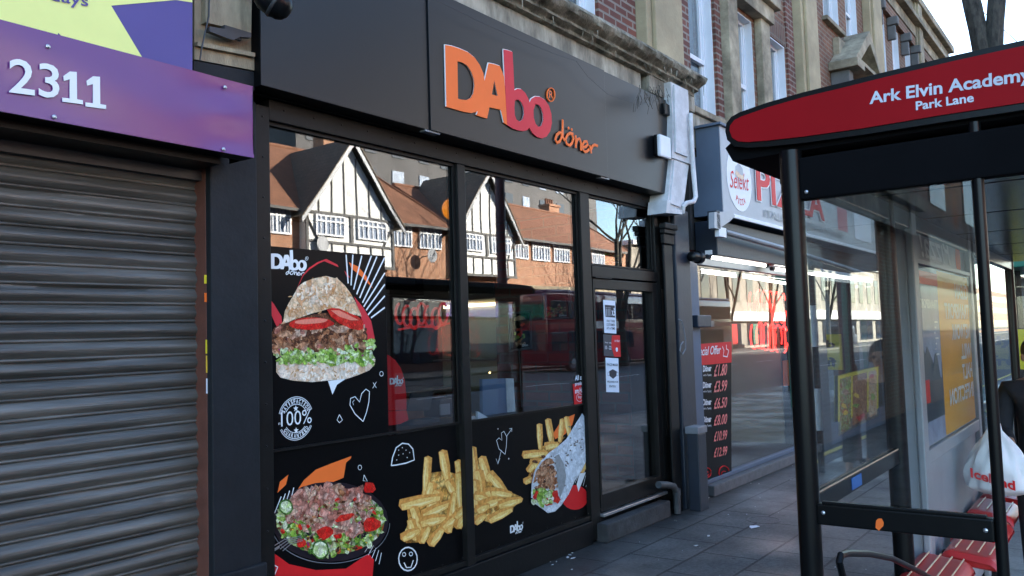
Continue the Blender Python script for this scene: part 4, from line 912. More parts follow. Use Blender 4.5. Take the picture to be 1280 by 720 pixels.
# ------------------------------------------------------------------ shuttered shop at the left
RS = thing('roller_shutter', 'closed ribbed steel roller shutter at the left under the purple sign', 'roller shutter', (2, .1, 0))
xg0, xg1 = fx(253, 218, .0), fx(268, 218, .0)
g = MB(); prof = [(0, 0), (.006, .02), (.009, .10), (.007, .16), (.001, .19), (.004, .23), (.013, .36), (.019, .50), (.018, .62), (.012, .78), (.004, .92)]
ph = .0835; pts = []
for k in range(34):
    for d, z in prof: pts.append((.07-d*1.15, k*ph+z*ph))
pts.append((.07, 34*ph))
XS = [-.6+i*(xg0+.6)/150 for i in range(151)]
rd = random.Random(17); DENT = [(rd.uniform(.9, 2.4), rd.uniform(.3, 2.4), rd.uniform(.03, .09), rd.uniform(-.006, .008)) for _ in range(26)]
rq = random.Random(5)
vs = []; fs = []
for j, (y, z) in enumerate(pts):
    for i, x in enumerate(XS):
        kk = int(z/ph+.001); dd = sum(a*math.exp(-((x-u)**2+(z-v)**2)/(s*s)) for u, v, s, a in DENT); vs.append((x, y+dd+.0035*math.sin(x*2.1+kk*1.3)+.002*math.sin(x*5.3+kk*2.9)+.0035*math.sin(kk*4.7), z+.006*math.sin((x-2.4)*1.1)+.0022*math.sin(kk*7.3+x*.7)))
for j in range(len(pts)-1):
    for i in range(150): fs.append((j*151+i, j*151+i+1, (j+1)*151+i+1, (j+1)*151+i))
g.add(vs, fs)
o = part('curtain', g, M['galv'], RS, smooth=True, sharp=1.1)
part('side_guide', MB().bbox(xg0-.004, xg1, -.03, .12, 0, 2.62, .004), M['copper'], RS)
part('shutter_box', MB().box(-3, 2.43, -.20, .1, 2.6, 2.98), M['black'], RS)
part('flashing', MB().box(-3, xg1-.03, .0, .05, 2.55, 2.6), M['darkgrey'], RS)
SP = thing('shop_sign', 'glossy purple fascia sign with the white number 2311', 'shop sign', (2, -.3, 2.8))
YP = -.30
ONE = [(262,268),(288,270),(289,372),(311,376),(311,391),(234,381),(234,366),(262,369),(262,297),(240,303),(238,285)]
zp0, zp1 = 2.635, 2.995; xr = fx(317, 150, YP)
def pf(u, v):
    x = -2.0+u*(xr+2.0); z = zp0+v*(zp1-zp0)
    return (x, YP+.004*math.sin(x*5+v*3)*math.sin(v*3.14)+(.006*math.exp(-((x-2.4)**2)/.02)*math.sin(v*9)), z)
part('front_panel', MB().grid(pf, 160, 16), M['purple'], SP, smooth=True)
part('sign_tray', MB().box(-2, xr-.001, YP+.012, -.2, zp0, zp1).box(xr-.003, xr, YP+.001, -.10, zp0, zp1), M['black'], SP)
part('number_lettering', MB().textpx('23', (11, 116), (74, 124), (11, 72), YP-.006, bold=.012).poly([(a/3, b/3) for a, b in ONE], YP-.0075, .003).poly([((a+87)/3, (b+18)/3) for a, b in ONE], YP-.0075, .003), M['white'], SP)
g = MB()
for a, b in ((281.5, 109), (279.5, 186.5), (68, 146), (60, 58)): g.lathe(PY(a, b, YP-.006), [(.009, .004), (.009, -.002), (.003, -.006)], 10, 'y')
part('screw', g, M['silver'], SP)
US = thing('shop_sign', 'indigo upper sign with a pale yellow star above the purple sign', 'shop sign', (1.8, -.2, 3.4))
YU = -.20
part('panel', MB().poly([(-500, -120), (240.5, -120), (240.5, 95), (-500, -90)], YU, .03), M['indigo'], US)
part('star', MB().poly([(-60, -20), (-60, 20), (0, 35), (68, 53), (73, 41), (90, 57.5), (184, 82), (139, 7), (220, 0), (240.4, 3), (240.4, -20), (100, -60)], YU-.002, .0015), M['yellow'], US)
part('lettering', MB().textpx('days', (62, 5), (110, 12.8), (62, -14), YU-.004, bold=.01), M['indigo'], US)
# weathered timber console between the signs
CS = thing('timber_console', 'weathered timber panel with an iron bolt between the purple and black signs', 'panel', (2.5, -.1, 3.2))
YC = -.12
part('panel', MB().poly([(243, -60), (322, -60), (320, 88), (243, 76)], YC, .1), M['wood'], CS)
part('raised_board', MB().poly([(258, -60), (316, -60), (314, 41), (257, 28)], YC-.04, .038), M['wood'], CS)
part('moulding', MB().poly([(247, 52), (319, 66), (319, 71), (247, 57)], YC-.05, .05).poly([(243, 57), (318, 72), (318, 88), (243, 74)], YC-.025, .025), M['wood'], CS)
part('lower_band', MB().poly([(242, 75.5), (318, 90), (318, 113.5), (242, 97)], YC-.02, .02), M['pilaster'], CS)
part('iron_bolt', MB().poly([(262, 33), (281, 36), (281, 31), (314, 41), (314, 47), (300, 46), (292, 50), (285, 48), (262, 39)], YC-.07, .03).tube([PY(282, 43, YC-.05), PY(300, 49, YC-.05)], .012), M['darkgrey'], CS)
solo('wall_cable', MB().tube([PY(262, -20, YC-.05), PY(261, 20, YC-.05), PY(252, 60, YC-.06), PY(250, 75, YC-.05)], .004), M['darkgrey'], 'thin dark cable running down the weathered timber panel', 'cable')
for i, (a, b, c, d, m, lab) in enumerate(((255.3, 343.5, 268.3, 355, 'signyellow', 'yellow warning sticker, topmost on the brown shutter guide'), (255.5, 366, 268.5, 378, 'orange', 'orange and yellow sticker, second from the top on the shutter guide'), (257, 424.5, 269.7, 442.5, 'signyellow', 'yellow sticker with a blue foot on the brown shutter guide'), (257.5, 444.5, 270, 466.5, 'corn', 'tall amber sticker on the guide just above the white one'), (257.8, 473, 269, 492.5, 'paper', 'white sticker, lowest on the brown shutter guide'))):
    t = thing('sticker', lab, 'sticker', tuple(PY(a, d, -.032)), 'stickers on the shutter guide')
    part('sheet', MB().poly([(a, b), (c, b+1.3), (c, d), (a, d-.6)], -.0315, .001), M[m], t)
    g = MB()
    for k in range(4): g.box(fx(a+2, b), fx(c-2, b), -.0335, -.0318, fz(a, b+2.5+(d-b)*.22*k, -.03), fz(a, b+3.6+(d-b)*.22*k, -.03))
    part('print', g, M['brightred'] if m in ('orange', 'corn') else M['ink'], t)
# ------------------------------------------------------------------ things fixed to the facade
YK = -.36
cc = thing('security_camera', 'black dome security camera hanging at the top left of the black fascia', 'camera', tuple(PY(345, 5, YK)))
c0 = PY(343, 2, YK)
ax = Vector((.55, -.35, -.45)).normalized()
def along(prof, c, ax, n=20):
    g = MB(); u = ax.orthogonal().normalized(); v = ax.cross(u)
    for r0, h in prof:
        for j in range(n):
            a = 2*math.pi*j/n; g.v.append(c+ax*h+(u*math.cos(a)+v*math.sin(a))*r0)
    for i in range(len(prof)-1):
        for j in range(n):
            a, b = i*n+j, i*n+(j+1) % n; g.f.append([a, b, b+n, a+n]); g.mi.append(0)
    g.f.append(list(range(n))); g.mi.append(0); g.f.append(list(range((len(prof)-1)*n, len(prof)*n))); g.mi.append(0)
    return g
part('dome', along([(.06, -.08), (.075, -.05), (.078, 0), (.078, .02), (.072, .03), (.070, .05), (.055, .075), (.03, .09), (.005, .094)], c0, ax), M['shblack'], cc, smooth=True)
part('ring', along([(.079, .0), (.082, .004), (.082, .014), (.079, .018)], c0, ax), M['darkgrey'], cc, smooth=True)
part('label', along([(.0, .0), (.0, .001)], c0, ax, 4) if False else MB().box(c0.x-.012, c0.x+.012, c0.y-.085, c0.y-.08, c0.z+.0, c0.z+.05), M['white'], cc)
part('arm', MB().tube([c0-ax*.08, c0+Vector((-.06, .1, .08)), c0+Vector((-.06, .2, .08))], .02), M['shblack'], cc)
xa = fx(833, 185, -.26)
al = thing('alarm_box', 'small white rounded alarm box at the right end of the black fascia', 'alarm box', (xa, -.26, 3.4))
part('cover', MB().bbox(fx(826, 185, -.30), fx(839, 185, -.30), -.30, -.26, fz(833, 197, -.30), fz(833, 170, -.30), .016), M['upvc'], al)
part('backplate', MB().bbox(fx(824, 185, -.26), fx(836, 185, -.26), -.26, -.205, fz(833, 196, -.26), fz(833, 171, -.26), .01), M['shblack'], al)
solo('cable_bracket', MB().bbox(fx(827, 140, -.2), fx(839, 140, -.2), -.235, -.165, fz(833, 145, -.2), fz(833, 132, -.2), .006), M['shblack'], 'little black junction box above the alarm box beside the white trunking', 'junction box')
tk = thing('pipe_trunking', 'peeling white painted timber trunking between the kebab and pizza signs', 'trunking', (8.1, -.15, 3))
part('upper_box', MB().poly([(838, 102), (860, 113), (864, 197), (866, 206), (840, 197), (841, 150)], -.26, .2).poly([(843, 106), (856, 112), (860, 196), (845, 190)], -.28, .018), M['whitepaint'], tk)
part('lower_box', MB().poly([(840, 198), (861, 206), (854, 262), (834, 258)], -.24, .2).poly([(843, 200), (857, 206), (851, 259), (838, 254)], -.258, .016), M['whitepaint'], tk)
part('foot', MB().poly([(834, 250), (838, 250), (838, 258), (853, 263), (853, 268), (833, 266)], -.26, .2), M['whitepaint'], tk)
solo('drain_pipe', MB().tube([PY(863, 142, -.3), PY(863, 150, -.3), PY(866, 205, -.3), PY(869.5, 246, -.3), PY(867, 252, -.3), PY(858, 254, -.28), PY(854, 258, -.26), PY(853, 266, -.24)], .024, 12), M['whitepaint'], 'thin white waste pipe with an elbow beside the peeling trunking', 'pipe', smooth=True)
solo('waste_pipe', MB().tube([PY(823, 606, -.16), PY(834, 606, -.16), PY(842, 608, -.16), PY(846, 616, -.16), PY(847, 642, -.16)], .032, 12).tube([PY(845.5, 611, -.16), PY(846.3, 619, -.16)], .038, 12), mat('dirty grey pipe', (.05, .055, .06), .6, 0, .3, 20), 'short grey waste pipe bending down to the pavement beside the doorstep', 'pipe', smooth=True)
solo('wire_hook', MB().tube([PY(a, b, -.19) for a, b in ((848, 399), (852, 401), (855, 412), (857, 426), (857, 436), (853, 443), (850, 438), (851, 431), (854, 427))], .006, 6), M['grey'], 'loose grey loop of wire hanging on the black pier', 'wire')
g = MB().tube([PY(a, b, -.28) for a, b in ((545, 0), (570, 12), (600, 27), (640, 45), (690, 66), (720, 76), (735, 96), (760, 118), (790, 128), (812, 130), (838, 118))], .0016, 5)
solo('sagging_wire', g, M['darkgrey'], 'thin black wire sagging from the mossy cornice over the sign board', 'wire')
g = MB()
rr_ = random.Random(8)
for i in range(36):
    t = i/35; a = (800+t*30+rr_.uniform(-6, 6), 112+rr_.uniform(-6, 8)); b = (a[0]+rr_.uniform(-7, 7), a[1]+rr_.uniform(8, 26))
    g.tube([PY(a[0], a[1], -.33), PY((a[0]+b[0])/2+rr_.uniform(-2, 2), (a[1]+b[1])/2, -.34), PY(b[0], b[1], -.34)], .0025, 4)
solo('dead_twigs', g, M['bark'], 'tangle of dry twigs hanging from the right end of the mossy cornice', 'twigs')
g = MB()
for i in range(5): g.tube([PY(780+i*14, -20, -.16), PY(786+i*10, 50, -.18), PY(800+i*9, 95+i*4, -.3)], .0025, 4)
# ------------------------------------------------------------------ pizza shop
PZs = thing('shopfront', 'pizza shop front with lit fluorescent tubes and a big reflecting window', 'shopfront', (10, 0, 0))
part('soffit_box', MB().bbox(8.4, 12.0, -.25, .0, 2.52, 2.9, .01), M['bluepaint'], PZs)
part('window_frame', MB().bbox(q2+.002, 8.345, -.04, .04, .12, 2.5, .004).bbox(8.35, 12.0, -.04, .04, 2.44, 2.515, .004).bbox(8.35, 12.0, -.04, .04, .12, .16, .004).bbox(11.94, 12.06, -.04, .04, .165, 2.435, .004), M['slate'], PZs)
part('window_pane', MB().box(8.35, 11.94, 0, .008, .16, 2.44), M['glassp'], PZs)
part('stone_step', MB().bbox(8.34, 12.1, -.12, .1, 0, .115, .012), M['kerb'], PZs)
part('pipe_casing', MB().bbox(fx(875, 600, -.3), fx(885, 600, -.3), -.30, -.18, 0, fz(877, 534, -.3)-.06, .01), M['bluepaint'], PZs)
part('casing_cap', MB().bbox(fx(875, 600, -.3)-.015, fx(885, 600, -.3)+.015, -.31, -.17, fz(877, 534, -.3)-.058, fz(877, 534, -.3)+.01, .008), M['grey'], PZs)
part('hinge_bracket', MB().bbox(fx(868, 400, -.08), fx(885, 400, -.08), -.12, -.04, fz(875, 409, -.1), fz(875, 394, -.1), .01), M['bluepaint'], PZs)
part('interior_wall', MB().box(8.46, 12, 3.9, 4.0, 0, 2.6).box(8.45, 12, .1, 3.89, 2.6, 2.62), M['darkroom'], PZs)
part('shop_floor', MB().box(8.46, 12, .05, 3.89, .0, .1), M['darkroom'], PZs)
part('serving_counter', MB().bbox(9.5, 12, 2.2, 2.6, .1, 1.1, .02), M['steel'], PZs)
def tube_light(name, a, b, y, label):
    t = thing(name, label, 'light', tuple(PY(*a, y))); A, B = PY(*a, y), PY(*b, y)
    part('tube', MB().tube([A, B], .019, 10), M['tubelight'], t)
    part('batten', MB().box(min(A.x, B.x), max(A.x, B.x), A.y-.03, A.y+.04, max(A.z, B.z)+.025, max(A.z, B.z)+.07), M['upvc'], t)
    part('end_cap', MB().tube([A-Vector((.05, 0, 0)), A+Vector((.03, 0, 0))], .025, 10).tube([B-Vector((.03, 0, 0)), B+Vector((.05, 0, 0))], .025, 10), M['darkgrey'], t)
tube_light('fluorescent_light', (886, 321), (957, 332), -.16, 'long bright fluorescent tube under the pizza shop fascia, nearest the black pier')
tube_light('fluorescent_light', (966, 336), (1090, 352), -.16, 'bright fluorescent tube under the pizza fascia beyond the first tube')
tube_light('fluorescent_light', (874, 339), (920, 345), .25, 'dimmer tube inside the pizza window, at its left end')
tube_light('fluorescent_light', (926, 345), (1000, 357), .25, 'dimmer tube inside the pizza window, beyond the left inner one')
solo('spotlight', along([(.02, -.08), (.05, -.06), (.055, .0), (.05, .05), (.065, .06), (.065, .11), (.03, .115)], PY(868, 321, -.2), Vector((1, -.1, -.02)).normalized()), M['shblack'], 'round black floodlight beside the first fluorescent tube', 'floodlight', smooth=True)
PS = thing('shop_sign', 'silver grey pizza shop sign with a round white badge and red letters', 'shop sign', (9, -.33, 3.4))
YZ = -.33
part('front_panel', MB().bbox(8.41, 14.9, YZ, YZ+.01, 2.95, 3.9, .003), M['casing'], PS)
part('sign_tray', MB().box(8.40, 14.9, YZ+.011, -.003, 2.952, 3.6).box(8.40, 14.9, YZ+.011, -.06, 3.6, 3.9).bbox(8.36, 14.95, YZ-.03, -.06, 3.901, 3.93, .004), M['slate'], PS)
part('bottom_trim', MB().bbox(8.41, 14.9, YZ-.03, YZ-.001, 2.93, 2.975, .006), M['upvc'], PS)
cb_ = PY(924, 224, YZ); rb = .36
g = MB(); g.prism([cb_+Vector((rb*math.cos(i*.19635), -.004, rb*math.sin(i*.19635)*1.0)) for i in range(32)], (0, .003, 0))
part('badge', g, M['white'], PS)
g = MB(); g.text('Selekt', cb_+Vector((-.29, -.007, -.13)), Vector((.56, 0, .03)), Vector((.0, 0, .19)), (0, 0, 0), bold=.0, shear=.3)
arc_text(g, 'PIZZA', cb_+Vector((0, -.006, -.02)), .2, .07, R(235), R(305), False)
part('badge_lettering', g, M['brightred'], PS)
g = MB(); g.sphere(cb_+Vector((0, -.006, .22)), .05, 1, .05, 1.1, 10)
part('figure_face', g, M['bun2'], PS)
g = MB().prism([cb_+Vector((a, -.0065, b)) for a, b in ((-.06, .25), (-.075, .3), (-.03, .335), (.03, .335), (.075, .3), (.06, .25))], (0, .001, 0))
g.prism([cb_+Vector((a, -.0062, b)) for a, b in ((-.12, .0), (-.1, .13), (-.03, .165), (.03, .165), (.1, .13), (.12, .0), (.06, -.02), (-.06, -.02))], (0, .001, 0))
part('figure_apron', g, M['casing'], PS)
g = MB().prism([cb_+Vector((a, -.0075, b)) for a, b in ((-.13, .04), (-.1, .09), (.04, .05), (.12, .06), (.13, .02), (.05, .0), (-.08, .02))], (0, .001, 0))
part('figure_arms', g, M['bun2'], PS)
def ztxt(s, x0, x1, z0, z1, m, nm='lettering', bold=.03, off=.014, th=False):
    g = MB()
    for d in ((0, .004, .008, .012) if th else (0,)): g.text(s, (x0, YZ-off+d, z0), (x1-x0, 0, 0), (0, 0, z1-z0), (0, 0, 0), bold=bold)
    part(nm, g, M[m], PS)
ztxt('PIZZA', 9.37, 12.02, 3.20, 3.66, 'white', 'letter_outline', .05, .010)
ztxt('PIZZA', 9.39, 12.0, 3.215, 3.645, 'brightred', 'lettering', .02, .016, True)
part('red_square', MB().box(12.7, 13.2, YZ-.004, YZ-.001, 3.16, 3.5), mat('faded red vinyl', (.5, .16, .18), .5), PS)
ztxt('ITALIAN & KEBAB HOUSE', 9.62, 12.9, 3.04, 3.13, 'grey', 'small_lettering', .02)
solo('wall_plate', MB().box(13.6, 14.6, YZ-.006, YZ-.002, 3.1, 3.7), M['upvc'], 'pale blank panel at the far end of the pizza sign', 'panel')
ar = thing('awning_arm', 'grey curved end bracket of a folded awning under the pizza sign', 'awning bracket', tuple(PY(905, 272, -.45)))
part('bracket', MB().poly([(893, 265), (915, 264), (919, 270), (912, 277), (903, 283), (899, 286), (893, 285)], -.42, .06), M['casing'], ar)
part('mount', MB().bbox(fx(889, 275, -.36), fx(893.5, 275, -.36), -.42, -.32, fz(890, 286, -.36), fz(890, 264, -.36), .005), M['bluepaint'], ar)
part('roller_bar', MB().tube([PY(906, 290, -.38), PY(985, 312, -.38), PY(1090, 345, -.38)], .03, 10), M['grey'], ar)
part('drop_bracket', MB().bbox(fx(898, 290, -.4), fx(907, 290, -.4), -.41, -.36, fz(900, 296, -.4), fz(900, 284, -.4), .004), M['upvc'], ar)
pb = thing('price_board', 'tall black price board with red prices and a red special offer header', 'price board', (8.7, -.03, .2))
YB = -.02
part('board', MB().poly([(873, 430), (914, 427), (914.5, 598), (887, 607), (873, 605)], YB, .006), M['black'], pb)
part('header', MB().poly([(872.5, 430), (914.5, 427), (914.5, 453), (873, 457)], YB-.004, .003), M['brightred'], pb)
g = MB().textpx('Special Offer', (868, 449), (901, 445.5), (868, 434), YB-.008, shear=.3, bold=.01)
g.stroke([(903, 433), (905, 438), (904, 445), (909, 446), (911, 438), (908, 436), (908, 431)], .007, YB-.008, .1)
part('header_lettering', g, M['white'], pb)
g = MB(); h = MB()
PR = ((463, '£1.80'), (484, '£3.99'), (506, '£6.50'), (528, '£8.00'), (549, '£10.99'), (570, '£12.99'))
for i, (y, s) in enumerate(PR):
    g.textpx(s, (892, y+8-i*1.2), (908.5, y+6-i*1.4), (892.5, y-7-i*.6), YB-.008, bold=.015, shear=.25)
    if i < 4: h.textpx('Döner', (878.5, y+2-i*.5), (889, y+1-i*.5), (878.5, y-6-i*.5), YB-.006, bold=.03).textpx('with a Topping', (879, y+8-i*.6), (889, y+7.3-i*.6), (879, y+4.6-i*.6), YB-.006, shear=.2)
tomx = MB()
for a, r0 in ((905, 8), (884, 6)): tomx.tube([PY(a+r0*math.cos(i*.5)*.8, 592-r0*.2+r0*math.sin(i*.5), YB-.005) for i in range(13)], .006, 5).tube([PY(a+r0*.5*math.cos(i*.9)*.8, 592+r0*.4*math.sin(i*.9), YB-.005) for i in range(7)], .005, 5)
part('drawing', tomx, M['brightred'], pb)
part('price_lettering', g, mat('pink red print', (.8, .2, .18), .5), pb); part('small_lettering', h, M['white'], pb)
np_ = thing('neon_sign', 'red looping neon sign hanging inside the pizza shop window', 'neon sign', tuple(PY(958, 400, .3)))
g = MB()
for k in range(6):
    cx = 941+k*7.4
    g.tube([PY(cx+4.6*math.cos(i*.5+k), 380+19*math.sin(i*.5+k)+k, .3) for i in range(9+(k*5)%5)], .011, 6)
    g.tube([PY(cx+2+4.8*math.cos(i*.5+k*2), 419+17*math.sin(i*.5+k*2)+k, .3) for i in range(9+(k*3)%5)], .011, 6)
    if k % 2: g.tube([PY(cx-3, 366+k, .3), PY(cx+2, 392, .3), PY(cx+4, 436, .3)], .014, 6)
part('tube', g, mat('bright red neon', (.9, .1, .08), .4, emit=(1, .03, .02), es=1.0), np_)
fb = thing('food_banner', 'yellow banner of round dish photographs low on the pizza shop window', 'banner', tuple(PY(1070, 540, -.03)))
part('sheet', MB().poly([(1048, 470), (1098, 458), (1098, 520), (1048, 545)], -.03, .006), M['signyellow'], fb)
part('panels', MB().poly([(1050, 474), (1064, 470), (1064, 535), (1050, 541)], -.034, .003), M['saladbase'], fb)
part('panels', MB().poly([(1066, 470), (1084, 465), (1084, 524), (1066, 532)], -.034, .003), M['meat'], fb)
part('panels', MB().poly([(1086, 465), (1096, 462), (1096, 518), (1086, 522)], -.034, .003), M['breadtop'], fb)
r_ = random.Random(31); bag = {}
for i in range(14):
    m = ('tomato', 'meat2', 'lettuce', 'corn')[i % 4]; x = r_.choice((1057, 1072, 1079, 1091))+r_.uniform(-2, 2)
    blob(bag.setdefault(m, MB()), x, r_.uniform(476, 528)-(x-1050)*.2, 2.6, 4, -.037-i*.0002, r_)
for m, g in bag.items(): part('print_'+m.replace('2', ''), g, M[m], fb)
solo('orange_sign', MB().poly([(979, 451), (988, 450), (988, 482), (980, 482)], .3, .01), M['orange'], 'small orange sign standing inside the pizza window beside the shelter post', 'sign')
# shops further along
s3 = thing('roller_shutter', 'purple blue roller shutter of the shop beyond the pizza shop', 'roller shutter', (14, 0, 0))
g = MB()
for k in range(30): g.bbox(17.0, 20.6, .2, .26, k*.1, k*.1+.092, .012)
part('curtain', g, M['blueshutter'], s3)
part('shutter_box', MB().bbox(16.95, 20.65, -.1, .28, 3.0, 3.5, .01), M['blueshutter'], s3)
s6 = thing('roller_shutter', 'long purple blue shuttered shop front beyond the end of the terrace', 'roller shutter', (34, .9, 0))
part('curtain', MB().bbox(30, 62, .8, .9, 0, 2.6, .02), M['blueshutter'], s6); part('shutter_box', MB().bbox(29.9, 62.1, .4, .93, 2.61, 3.3, .02), M['blueshutter'], s6)
s4 = thing('shop_window', 'dark shop window bay further along the terrace, past the pizza window', 'shop window', (14, 0, 0))
part('frame', MB().bbox(12.52, 12.6, -.03, .04, 0, 2.55, .004).bbox(16.3, 16.4, -.03, .04, 0, 2.55, .004).bbox(12.6, 16.3, -.03, .04, .0, .3, .004).bbox(12.6, 16.3, -.03, .04, 2.45, 2.55, .004), M['slate'], s4)
part('pane', MB().box(12.6, 16.3, 0, .008, .3, 2.45), M['glass'], s4)
part('display_back', MB().box(12.6, 16.3, 1.2, 1.25, 0, 2.55), M['cream'], s4)
s5 = thing('shop_window', 'far shop window with a green frame at the end of the terrace', 'shop window', (22, 0, 0))
part('frame', MB().bbox(21.25, 21.35, .2, .3, 0, 3, .004).bbox(24.55, 24.65, .2, .3, 0, 3, .004).bbox(21.35, 24.55, .2, .3, 2.5, 3, .004).bbox(21.35, 24.55, .2, .3, .0, .4, .004), M['green'], s5)
part('pane', MB().box(21.36, 24.54, .25, .26, .4, 2.5), M['windark'], s5)
ks = thing('market_kiosk', 'green framed kiosk with a yellow sign seen through the far end of the shelter', 'kiosk', (19.6, -1.5, 0))
for xx, yy in ((18.7, -1.3), (21.4, -1.6), (18.7, -2.5)): part('post', MB().bbox(xx, xx+.12, yy, yy+.12, 0, 2.78, .01), M['green'], ks)
part('rear_panel', MB().bbox(21.6, 21.7, -2.6, -1.1, .2, 2.7, .01), M['casing'], ks)
part('roof_board', MB().bbox(18.6, 21.8, -2.7, -1.0, 2.785, 2.95, .02), M['green'], ks)
part('sign_panel', MB().box(18.6, 18.65, -2.2, -1.32, .84, 1.6), M['signyellow'], ks)
g = MB(); A = Vector((18.58, -1.45, 1.25)); g.text('dy', A, Vector((0, -.40, 0)), Vector((0, 0, .23)), (0, 0, 0), bold=.04)
g.text('fre', A+Vector((0, 0, -.34)), Vector((0, -.43, 0)), Vector((0, 0, .2)), (0, 0, 0), bold=.04)
part('lettering', g, M['ink'], ks)
# ------------------------------------------------------------------ bus shelter
XSH = 2.8
BS = thing('bus_shelter', 'black bus shelter with a red curved stop name panel and glass ends', 'bus shelter', (6, -3.4, 0))
ybk, yft = -2.83, -3.385
def post(x, y, r, z0=0, z1=2.3, nm='post'):
    part(nm, MB().tube([(x, y, z0), (x, y, z1)], r, 16).lathe((x, y, 0), [(r*1.7, .0), (r*1.7, .02), (r*1.1, .03)], 16), M['shblack'], BS, smooth=True)
p1 = PX(1003, 479, XSH); post(XSH, p1.y, .036)
p2 = PX(1237, 450, XSH); post(XSH, p2.y, .0165)
post(4.2, ybk, .045); post(6.62, ybk, .04); post(9.0, ybk, .04); post(9.0, yft-.4, .04)
part('end_rail', MB().bbox(XSH-.02, XSH+.02, p2.y+.014, p1.y-.03, 1.075, 1.142, .006).bbox(XSH-.026, XSH-.006, p2.y+.03, p1.y-.05, 1.142, 1.152, .003), M['shblack'], BS)
part('end_beam', MB().bbox(XSH-.02, XSH+.03, p2.y-1.0, p1.y-.03, 2.13, 2.27, .006), M['shmatt'], BS)
g = MB()
for (a, b) in ((1029, 641), (1232, 663), (1008, 240)):
    v = PX(a, b, XSH-.022); g.lathe(v, [(.007, 0), (.006, -.003), (.002, -.005)], 8, 'x')
part('rivets', g, M['silver'], BS)
g = MB(); v = PX(1099, 655, XSH-.0225); r_ = random.Random(4)
g.prism([v+Vector((0, .016*math.cos(i*.7)*r_.uniform(.5, 1), .022*math.sin(i*.7)*r_.uniform(.6, 1))) for i in range(9)], (.001, 0, 0))
part('torn_sticker', g, M['orange'], BS)
part('end_pane', MB().box(XSH-.004, XSH+.004, p2.y+.018, p1.y-.036, 1.142, 2.13), M['glass2'], BS)
part('back_rail', MB().bbox(XSH+.04, 4.155, ybk-.015, ybk+.015, 1.08, 1.145, .005).bbox(6.66, 8.96, ybk-.015, ybk+.015, 1.08, 1.145, .005), M['shblack'], BS)
part('rail_highlight', MB().box(XSH+.05, 4.14, ybk-.017, ybk-.012, 1.146, 1.15), M['bun2'], BS)  # pale strip painted in for the highlight along the back rail
part('rail_sticker', MB().box(fx(1066, 604, ybk-.02), fx(1078, 600, ybk-.02), ybk-.018, ybk-.0155, 1.09, 1.135), mat('blue sticker', (.03, .16, .5), .5), BS)
part('back_pane', MB().box(XSH+.04, 4.155, ybk-.003, ybk+.003, 1.145, 2.2), M['glass2'], BS)
part('back_pane', MB().box(6.66, 8.96, ybk-.003, ybk+.003, 1.145, 2.2), M['glass2'], BS)
part('far_pane', MB().box(8.997, 9.003, yft-.36, ybk-.04, .3, 2.2), M['glass2'], BS)
part('back_beam', MB().bbox(XSH+.04, 9.0, ybk-.03, ybk+.03, 2.2, 2.3, .006), M['shblack'], BS)
# roof slab: flat soffit, curved top
ZB = 2.30
yR0, yR1 = -2.70, -4.35
def rz(t): return .045+.16*math.sin(min(1, .12+t*1.1)*math.pi/2)**.8
prof = []
n = 18
for i in range(n+1):
    t = i/n; prof.append((yR0+(yR1-yR0)*t, ZB+.02+rz(t)))
outline = [(yR0+.05, ZB+.0)]+[(yR0+.075, ZB+.05)]+[(a, b) for a, b in prof]+[(yR1, ZB)]
part('roof', MB().prism([(XSH+.01, a, b) for a, b in outline], (6.35, 0, 0)), M['shmatt'], BS)
g = MB()
for i in range(6): g.bbox(XSH+.1+i*1.03, XSH+1.1+i*1.03, -4.3, -2.78, ZB-.02, ZB-.002, .006)
part('ceiling_panel', g, M['underside'], BS)
# stop name panel traced on the end plane
XP = XSH-.02
red = [(911.8,163),(912.5,157),(918,150),(927,145.5),(960,134),(1004,121.5),(1060,108),(1108,96),(1195,75.5),(1280,57),(1340,45)]
redb = [(1340,118),(1280,128),(1178,143.5),(1080,160),(1004,170.6),(960,175.5),(935,177.5),(922,176.5),(915,172)]
blk = [(906.5,164),(908,154),(914,146),(925,140),(958,128.5),(1003,115.5),(1060,101.5),(1108,89.5),(1195,68.5),(1280,50),(1345,38)]
blkb = [(1345,127),(1280,137),(1178,152.5),(1080,168),(1004,178.5),(960,183),(935,184.5),(918,183),(909,175)]
part('end_cap', MB().prism([PX(a, b, XP) for a, b in blk+blkb], (.05, 0, 0)), M['shblack'], BS)
npn = part('name_panel', MB().prism([PX(a, b, XP-.006) for a, b in red+redb], (.006, 0, 0)), M['shred'], BS)
def ptext(s, bl, br, tl, x, m, nm, par, **k):
    g = MB(); a, b, c = PX(*bl, x), PX(*br, x), PX(*tl, x); g.text(s, a, b-a, c-a, (0, 0, 0), **k); return part(nm, g, m, par)
lw = mat('sign lettering white', (.62, .64, .72), .5)
ptext('Ark Elvin Academy', (1087, 135), (1290, 105.5), (1086.5, 115), XP-.0075, lw, 'lettering', npn, bold=.025)
ptext('Park Lane', (1145, 138), (1217.5, 127.3), (1144.5, 127), XP-.0075, lw, 'lettering', npn, bold=.025)
